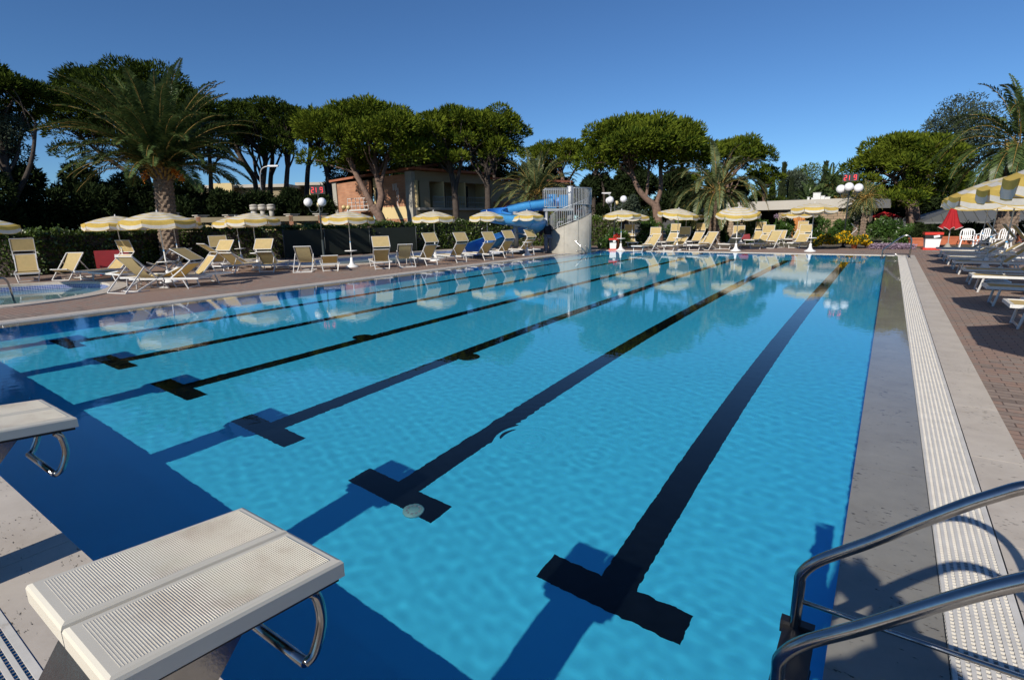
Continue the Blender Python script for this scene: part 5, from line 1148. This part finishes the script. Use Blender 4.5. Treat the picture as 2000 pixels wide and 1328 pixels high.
for k in range(16):                          # steps
    a0_, a1_ = 190+k*20, 190+k*20+19; z = .12+(k+1)*.13
    z = min(z, 2.1)
    mb = MB(); mb.hexa([tp(a0_, .17, z-.03), tp(a0_, Ro-.16, z-.03), tp(a1_, Ro-.16, z-.03), tp(a1_, .17, z-.03), tp(a0_, .17, z), tp(a0_, Ro-.16, z), tp(a1_, Ro-.16, z), tp(a1_, .17, z)]); mb.build('step', 'steel_dull', tw)
def rail(name, f, n, hgt, r=.022):
    mb = MB(); lo = [f(k/n) for k in range(n+1)]; mb.tube([p+Vector((0,0,hgt)) for p in lo], r, 6); mb.tube([p+Vector((0,0,.08)) for p in lo], r*.8, 6)
    for p in lo: mb.bar(p+Vector((0,0,.08)), p+Vector((0,0,hgt)), .02, .02)
    mb.build(name, 'steel_dull', tw)
rail('railing', lambda t: tp(178+95*t, Ro-.05, zstair(178+95*t)-.05), 17, .85)
rail('railing', lambda t: tp(275+100*t, Ro-.05, zstair(275+100*t)-.05), 17, .85)
rail('railing', lambda t: tp(272+98*t, Ro-.02, 2.25-.1*0), 22, .85)
rail('railing', lambda t: tp(290+75*t, .75, 1.35+.5*t), 9, .7)
# platform to the left
mb = MB(); q = [U*-1.35-V_*.45, U*.1-V_*.45, U*.1+V_*.75, U*-1.35+V_*.75]; mb.hexa([(p.x,p.y,2.05) for p in q]+[(p.x,p.y,2.17) for p in q]); mb.build('platform', 'steel_dull', tw)
rail('railing', lambda t: U*(-1.3+1.15*t)-V_*.42+Vector((0,0,2.17)), 13, .95)
rail('railing', lambda t: U*(-1.3+1.2*t)+V_*.72+Vector((0,0,2.17)), 13, .95)
for uu, vv in ((-1.2,-.35),(-1.2,.65)): p = U*uu+V_*vv; mb = MB(); mb.tube([(p.x,p.y,0),(p.x,p.y,2.05)], .075, 12); mb.build('support_post', 'steel_dull', tw)
mb = MB(); p = U*-.62-V_*.1; mb.tube(spline([(p.x,p.y,0),(p.x,p.y,1.35),(p.x+U.x*.08,p.y+U.y*.08,1.5),(p.x+U.x*.3,p.y+U.y*.3,1.5)], 4), .05, 10); mb.build('pipe', 'steel_dull', tw)
sl = thing('water_slide', 'bright blue winding water slide running into the curved paddling pool', 'water slide')
path = [(1086,27.0,2.6),(1066,27.2,2.5),(1040,27.3,2.42),(1010,27.6,2.28),(985,27.7,2.15),(968,27.2,2.05),(962,26.4,1.95),(972,25.7,1.88),(992,25.3,1.8),(1020,25.3,1.7),(1041,25.8,1.55),(1047,26.7,1.4),(1034,27.5,1.25),(1008,27.6,1.05),(984,27.2,0.85),(965,26.6,0.7),(948,25.8,0.58),(936,24.9,0.5),(928,24.2,0.46)]
C_ = []
for px, d_, z in path: q = foot(px, d_); C_.append(Vector((q.x, q.y, z)))
SPL = spline(C_, 7)
def trough(name, i0, i1, parent):
    mb = MB(); m = 14; Rr_ = .50
    rows_o = []; rows_i = []
    for i in range(i0, i1+1):
        p = SPL[i]; t_ = (SPL[min(i+1, len(SPL)-1)]-SPL[max(i-1, 0)]).normalized(); sd = t_.cross(Vector((0,0,1))).normalized(); up = sd.cross(t_).normalized()
        ro = []; ri = []
        for k in range(m+1):
            a = math.pi*(1+k/m)*1.0; 
            for lst, rr in ((ro, Rr_), (ri, Rr_-.03)): lst.append(p+sd*math.cos(a)*rr+up*(math.sin(a)*rr+.12))
        lipo = ro[0]+Vector((0,0,.0))
        rows_o.append([ro[0]-sd*.05+up*.02]+ro+[ro[-1]+sd*.05+up*.02]); rows_i.append([ri[0]+up*.02]+ri+[ri[-1]+up*.02])
    for rows, mat, flip in ((rows_o, 0, False), (rows_i, 1, True)):
        b = len(mb.v); w_ = len(rows[0])
        for r in rows: mb.v += [tuple(p) for p in r]
        for i in range(len(rows)-1):
            for k in range(w_-1):
                f = [b+i*w_+k, b+(i+1)*w_+k, b+(i+1)*w_+k+1, b+i*w_+k+1]; mb.face(f if flip else f[::-1], mat, True)
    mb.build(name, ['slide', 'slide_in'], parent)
    # flange ring at the joint
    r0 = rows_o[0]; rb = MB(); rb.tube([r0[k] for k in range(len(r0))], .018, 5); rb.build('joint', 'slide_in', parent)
N_ = len(SPL)-1; cuts = [0, 14, 30, 48, 66, 84, 104, N_]
for a_, b_ in zip(cuts, cuts[1:]): trough('trough', a_, b_, sl)
ctr = foot(1008, 26.5); mb = MB(); mb.tube([(ctr.x,ctr.y,0),(ctr.x,ctr.y,2.05)], .13, 14); mb.build('support_post', 'steel_dull', sl)
for px, d_, z in ((985,27.7,1.4),(1030,25.35,.85),(968,26.5,.2)):
    q = foot(px, d_); mb = MB(); mb.tube([(ctr.x,ctr.y,z+.2),(q.x,q.y,z+.1)], .04, 8); mb.build('bracket', 'steel_dull', sl)
for u_, vv, h in ((-.35,-.15,.62),(-.92,-.2,.66)):
    p = TC+U*u_+V_*vv; mb = MB(); mb.bar((p.x-U.x*.22,p.y-U.y*.22,2.2+h/2),(p.x+U.x*.22,p.y+U.y*.22,2.2+h/2),.06,h); mb.build('entry_panel', 'slide', sl)

# ================================================================== people
def figure(name, label, loc, rz, J, E_, radii, clothes, cat='person'):
    t = thing(name, label, cat, loc, rz)
    def skinned(nm, keys, edges, grow_, mat, parent, sub=2):
        ks = list(keys); idx = {k: i for i, k in enumerate(ks)}; me = bpy.data.meshes.new(nm)
        me.from_pydata([J[k] for k in ks], [(idx[a_], idx[b_]) for a_, b_ in edges], []); me.update()
        o = bpy.data.objects.new(nm, me); COL.objects.link(o); o.parent = parent
        sk = o.modifiers.new('skin', 'SKIN'); sk.use_smooth_shade = True; sv = me.skin_vertices[0].data
        for k in ks: r = radii[k] if isinstance(radii[k], tuple) else (radii[k], radii[k]); sv[idx[k]].radius = (r[0]+grow_, r[1]+grow_)
        sv[0].use_root = True
        sb_ = o.modifiers.new('sub', 'SUBSURF'); sb_.levels = sub; sb_.render_levels = sub; me.materials.append(M[mat]); return o
    body = skinned('body', J.keys(), E_, 0, 'skin', t)
    for nm, keys, gr, mat in clothes:
        ed = [(a_, b_) for a_, b_ in E_ if a_ in keys and b_ in keys]; ks = [k for k in J if k in keys]; skinned(nm, ks, ed, gr, mat, t)
    return t, body
def skeleton(lean=0.0, arms='down'):
    J = dict(pelvis=(0,0,.95), belly=(0,.0+lean*.3,1.10), chest=(0,lean*.8,1.32), neck=(0,lean*1.3,1.47), jaw=(0,lean*1.5+.01,1.55), head=(0,lean*1.6,1.63), crown=(0,lean*1.6-.01,1.72))
    E_ = [('pelvis','belly'),('belly','chest'),('chest','neck'),('neck','jaw'),('jaw','head'),('head','crown')]
    R_ = dict(pelvis=(.15,.11), belly=(.145,.10), chest=(.165,.115), neck=.052, jaw=(.062,.075), head=(.078,.092), crown=(.05,.06))
    for s, n_ in ((-1,'l'),(1,'r')):
        J['hip'+n_] = (s*.09,0,.90); J['knee'+n_] = (s*.11,.03,.50); J['ankle'+n_] = (s*.12,-.02,.09); J['toe'+n_] = (s*.14,.14,.035); J['heel'+n_] = (s*.12,-.05,.04)
        E_ += [('pelvis','hip'+n_),('hip'+n_,'knee'+n_),('knee'+n_,'ankle'+n_),('ankle'+n_,'toe'+n_),('ankle'+n_,'heel'+n_)]
        R_.update({'hip'+n_:.088,'knee'+n_:.06,'ankle'+n_:.042,'toe'+n_:(.04,.028),'heel'+n_:.036})
        c = J['chest']; J['sho'+n_] = (s*.19, c[1], 1.40)
        if arms == 'camera': el = (s*.30, lean+.16, 1.24); wr = (s*.10, lean*1.6+.25, 1.54); hn = (s*.065, lean*1.6+.26, 1.61)
        else: el = (s*.27, c[1]+.03, 1.12); wr = (s*.17, c[1]+.22, .98); hn = (s*.12, c[1]+.30, .95)
        J['elb'+n_] = el; J['wri'+n_] = wr; J['palm'+n_] = hn
        E_ += [('chest','sho'+n_),('sho'+n_,'elb'+n_),('elb'+n_,'wri'+n_),('wri'+n_,'palm'+n_)]; R_.update({'sho'+n_:.062,'elb'+n_:.042,'wri'+n_:.028,'palm'+n_:(.036,.022)})
        d = (Vector(hn)-Vector(wr)).normalized(); sd = Vector((1,0,0)) if abs(d.x) < .8 else Vector((0,1,0)); sd = (sd-d*sd.dot(d)).normalized(); pn = d.cross(sd)
        for k in range(4):
            b_ = Vector(hn)+d*.03+sd*(.012*(k-1.5)*1.6); m_ = b_+d*(.038+.004*(1.5-abs(k-1.5)))+pn*.006; e_ = m_+d*.024+pn*.018
            J[f'f{k}a'+n_] = tuple(b_); J[f'f{k}b'+n_] = tuple(m_); J[f'f{k}c'+n_] = tuple(e_); E_ += [('palm'+n_, f'f{k}a'+n_), (f'f{k}a'+n_, f'f{k}b'+n_), (f'f{k}b'+n_, f'f{k}c'+n_)]; R_.update({f'f{k}a'+n_:.011, f'f{k}b'+n_:.009, f'f{k}c'+n_:.007})
        b_ = Vector(hn)-d*.01-sd*s*.03; e_ = b_+d*.035-sd*s*.02; J['tha'+n_] = tuple(b_); J['thb'+n_] = tuple(e_); E_ += [('palm'+n_,'tha'+n_),('tha'+n_,'thb'+n_)]; R_.update({'tha'+n_:.012,'thb'+n_:.009})
    return J, E_, R_
TOP = ['pelvis','belly','chest','neck','shol','shor','elbl','elbr','wril','wrir']; LEG = ['pelvis','hipl','hipr','kneel','kneer','anklel','ankler']
J, E_, R_ = skeleton(.13); pp = foot(1071, 26.6)
pt, bd = figure('person', 'person in a black jacket and grey jeans leaning beside the slide tower', pp, YAW+rad(28), J, E_, R_, [('jacket', TOP, .035, 'jacket'), ('trousers', LEG, .02, 'jeans'), ('hair', ['jaw','head','crown'], .014, 'hair'), ('shoes', ['anklel','toel','heell'], .016, 'fascia'), ('shoes', ['ankler','toer','heelr'], .016, 'fascia')])
pt.scale = (1.2, 1.1, .92)
def face_bits(parent, J, k=1.0):
    h = Vector(J['head']); mb = MB()
    for s in (-1, 1): mb.ball(h+Vector((s*.03,.082,-.005)), .011, 8)
    mb.build('eyes', 'black', parent); mb = MB(); mb.ball(h+Vector((0,.098,-.03)), .016, 8, sz=1.5); mb.build('nose', 'skin', parent)
    mb = MB(); mb.ball(h+Vector((0,.082,-.072)), .02, 8, sz=.35); mb.build('mouth', 'canvas_r', parent)
    for s in (-1, 1): mb = MB(); mb.ball(h+Vector((s*.078,0,-.01)), .022, 8, sz=1.4); mb.build('ear', 'skin', parent)
face_bits(bd, J)
J, E_, R_ = skeleton(.02, 'camera')
hd = Vector((J['head'][0], J['head'][1]+.12, J['head'][2])); fdir = Vector((FW.x, FW.y, 0)).normalized()
ph, bd = figure('person', 'photographer standing behind the camera, whose shadow falls at the lower right', (CAMLOC.x-fdir.x*.40, CAMLOC.y-fdir.y*.40, 0), YAW, J, E_, R_, [('jacket', TOP, .03, 'jacket'), ('trousers', LEG, .02, 'jeans'), ('hair', ['head','crown'], .014, 'hair')])
ph.scale = (1, 1, CAMLOC.z/1.64); face_bits(bd, J)
cb = thing('camera_body', 'black camera held by the photographer, outside the picture', 'camera', CAMLOC-fdir*.17+Vector((0,0,-.02)), YAW); mb = MB(); mb.box((-.07,-.04,-.05),(.07,.03,.05)); mb.box((-.03,-.035,.0505),(.03,.03,.085)); mb.build('housing', 'black', cb)

# ================================================================== small things
def bin_(label, p, w, h, rz=0.0):
    t = thing('litter_bin', label, 'bin', p, rz, 'white and red litter bins'); k = w/2
    mb = MB(); mb.box((-k-.03,-k*.8-.03,0),(k+.03,k*.8+.03,h*.12)); mb.build('base', 'plastic_r', t)
    mb = MB(); mb.hexa([(-k*.82,-k*.6,h*.121),(k*.82,-k*.6,h*.121),(k*.82,k*.6,h*.121),(-k*.82,k*.6,h*.121),(-k*.92,-k*.72,h*.64),(k*.92,-k*.72,h*.64),(k*.92,k*.72,h*.64),(-k*.92,k*.72,h*.64)]); mb.build('bin_body', 'plastic_w', t)
    mb = MB(); mb.box((-k,-k*.8,h*.641),(k,k*.8,h*.86)); mb.build('opening', 'black', t)
    mb = MB(); mb.bar((k*.0,-k*.81,h*.74),(k*.7,-k*.81,h*.80),.02,.1); mb.build('litter', 'plastic_w', t)
    mb = MB(); mb.box((-k-.03,-k*.8-.03,h*.861),(k+.03,k*.8+.03,h)); mb.build('lid', 'plastic_r', t)
bin_('white litter bin with red lid and base beside the red parasol', foot(1818, 24.2), .62, .78, YAW*.2)
bin_('small white and red litter bin left of the far row parasol', foot(1197, 28.2), .38, .62, YAW*.7)
fl = MB()
p = foot(1198, 28.3); rfl = thing('flower_pot', 'red flowers above the small litter bin', 'flowers', (p.x+.05, p.y+.3, 0)); mb = MB(); mb.lathe([(.1,0),(.14,.5)], 10); mb.build('pot', 'terracotta', rfl); rs = np.random.RandomState(9); Vv, Q = leaf_quads(rnd_unit(rs, 160)*.16+np.array([0,0,.68]), rnd_unit(rs, 160), .08, .06, rs); raw_mesh('flowers', Vv, Q, 'plastic_r', rfl)
p = foot(1413, 33); rfl = thing('flower_pot', 'pink flower head in the oleander by the porch', 'flowers', foot(1512, 32.8)); mb = MB(); mb.tube([(0,0,0),(0,0,1.55)], .02, 5); mb.build('stem', 'bush', rfl); Vv, Q = leaf_quads(rnd_unit(rs, 120)*.1+np.array([0,0,1.6]), rnd_unit(rs, 120), .08, .06, rs); raw_mesh('flowers', Vv, Q, 'flower_p', rfl)
p = foot(1668, 26.0); mb = MB(); mb.lathe([(.10,0),(.14,.2),(.15,.2),(.15,.25),(.11,.25)], 12); o = mb.build('flower_pot', 'terracotta', loc=p); tag(o, 'little terracotta pot in the yellow flower bed', 'pot')
# closed red parasol
p = foot(1850, 24.6); t = thing('closed_parasol', 'closed dark red parasol with pale hem on the right', 'parasol', p); mb = MB(); b = []
prof = [(.03,2.12),(.07,2.0),(.13,1.7),(.2,1.4),(.27,1.12),(.36,.92)]
seg = 32
for r, z in prof:
    for k in range(seg): a = 2*math.pi*k/seg; w_ = 1+.32*math.sin(8*a)*(r/.36); zz = z+.07*math.sin(8*a)*(r/.36)**2; mb.v.append((r*w_*math.cos(a), r*w_*math.sin(a), zz))
for i in range(len(prof)-1):
    for k in range(seg): k2 = (k+1) % seg; mb.face([i*seg+k, (i+1)*seg+k, (i+1)*seg+k2, i*seg+k2], 0, True)
cn = mb.build('canopy', 'canvas_r', t); last = [Vector(mb.v[(len(prof)-1)*seg+k]) for k in range(seg)]; hm = MB(); hm.tube(last+[last[0]], .012, 5, cap=False); hm.build('hem', 'canvas_w', cn)
mb = MB(); mb.tube([(0,0,.1),(0,0,2.15)], .02, 8); mb.build('pole', 'alu', t); mb = MB(); mb.lathe([(.26,0),(.26,.04),(.12,.1),(.05,.26)], 16); mb.build('base', 'concrete', t)
def monobloc(label, p, rz):
    t = thing('plastic_chair', label, 'chair', p, rz, 'white plastic chairs'); mb = MB(); mb.box((-.23,-.22,.42),(.23,.22,.45)); mb.build('seat', 'plastic_w', t)
    for sx in (-1, 1):
        for sy in (-1, 1): mb = MB(); mb.bar((sx*.21,sy*.2,.42),(sx*.25,sy*.25,0),.05,.04); mb.build('leg', 'plastic_w', t)
        mb = MB(); mb.tube(spline([(sx*.26,-.2,.42),(sx*.28,-.2,.62),(sx*.28,-.05,.66),(sx*.26,.22,.68)], 4), .022, 6); mb.build('armrest', 'plastic_w', t)
    mb = MB(); mb.tube(spline([(-.23,.22,.44),(-.24,.28,.66),(-.2,.32,.84),(0,.34,.9),(.2,.32,.84),(.24,.28,.66),(.23,.22,.44)], 5), .024, 7)
    for k in range(5): x = -.14+.07*k; mb.bar((x,.23,.46),(x*.95,.33,.87),.035,.012)
    mb.bar((-.2,.3,.6),(.2,.3,.6),.012,.03); mb.build('backrest', 'plastic_w', t)
for px, d_, r_, lb_ in ((1886,24.0,-.2,'white plastic chair right of the red parasol'),(1921,23.8,-.5,'middle white plastic chair by the terracotta troughs'),(1957,23.6,-.55,'white plastic chair farthest right by the troughs')): monobloc(lb_, foot(px, d_), YAW*.3+r_)
# red hose box left
p = at(208, 541, 0); t = thing('red_box', 'red metal fire hose box with a white label behind the yellow sunbed', 'box', (p.x-.6, p.y+.5, 0), rad(58)); mb = MB(); mb.box((-.5,-.15,.18),(.5,.15,.86)); bx = mb.build('housing', 'redbox', t)
mb = MB(); mb.box((-.5,.1505,.2),(.5,.155,.84)); mb.build('front_door', 'redbox', bx)
for y_ in (-.156, .156): mb = MB(); mb.box((.08,y_-.003,.42),(.3,y_+.003,.72)); mb.build('label', 'plastic_w', bx)
for sx in (-.42, .42): mb = MB(); mb.box((sx-.03,-.12,0),(sx+.03,.12,.179)); mb.build('leg', 'redbox', t)
p = foot(1452, 29.5); t = thing('beach_bag', 'dark red bag lying between the far sunbeds', 'bag', p, .4); mb = MB(); mb.hexa([(-.3,-.15,.4),(.3,-.15,.4),(.3,.15,.4),(-.3,.15,.4),(-.2,-.1,.62),(.26,-.1,.68),(.26,.1,.68),(-.2,.1,.62)]); mb.build('fabric', 'redbox', t); mb = MB(); mb.tube(spline([(-.15,0,.62),(0,0,.78),(.16,0,.66)], 5), .012, 6); mb.build('handle', 'black', t)
p = foot(346, 34); t = thing('metal_cabinet', 'grey metal cabinet right of the palm trunk above the hedge', 'cabinet', p, YAW); mb = MB(); mb.box((-.35,-.25,0),(.35,.25,2.45)); mb.build('housing', 'alu_grey', t); mb = MB(); mb.box((-.37,-.27,2.451),(.37,.27,2.5)); mb.build('lid', 'alu_grey', t)
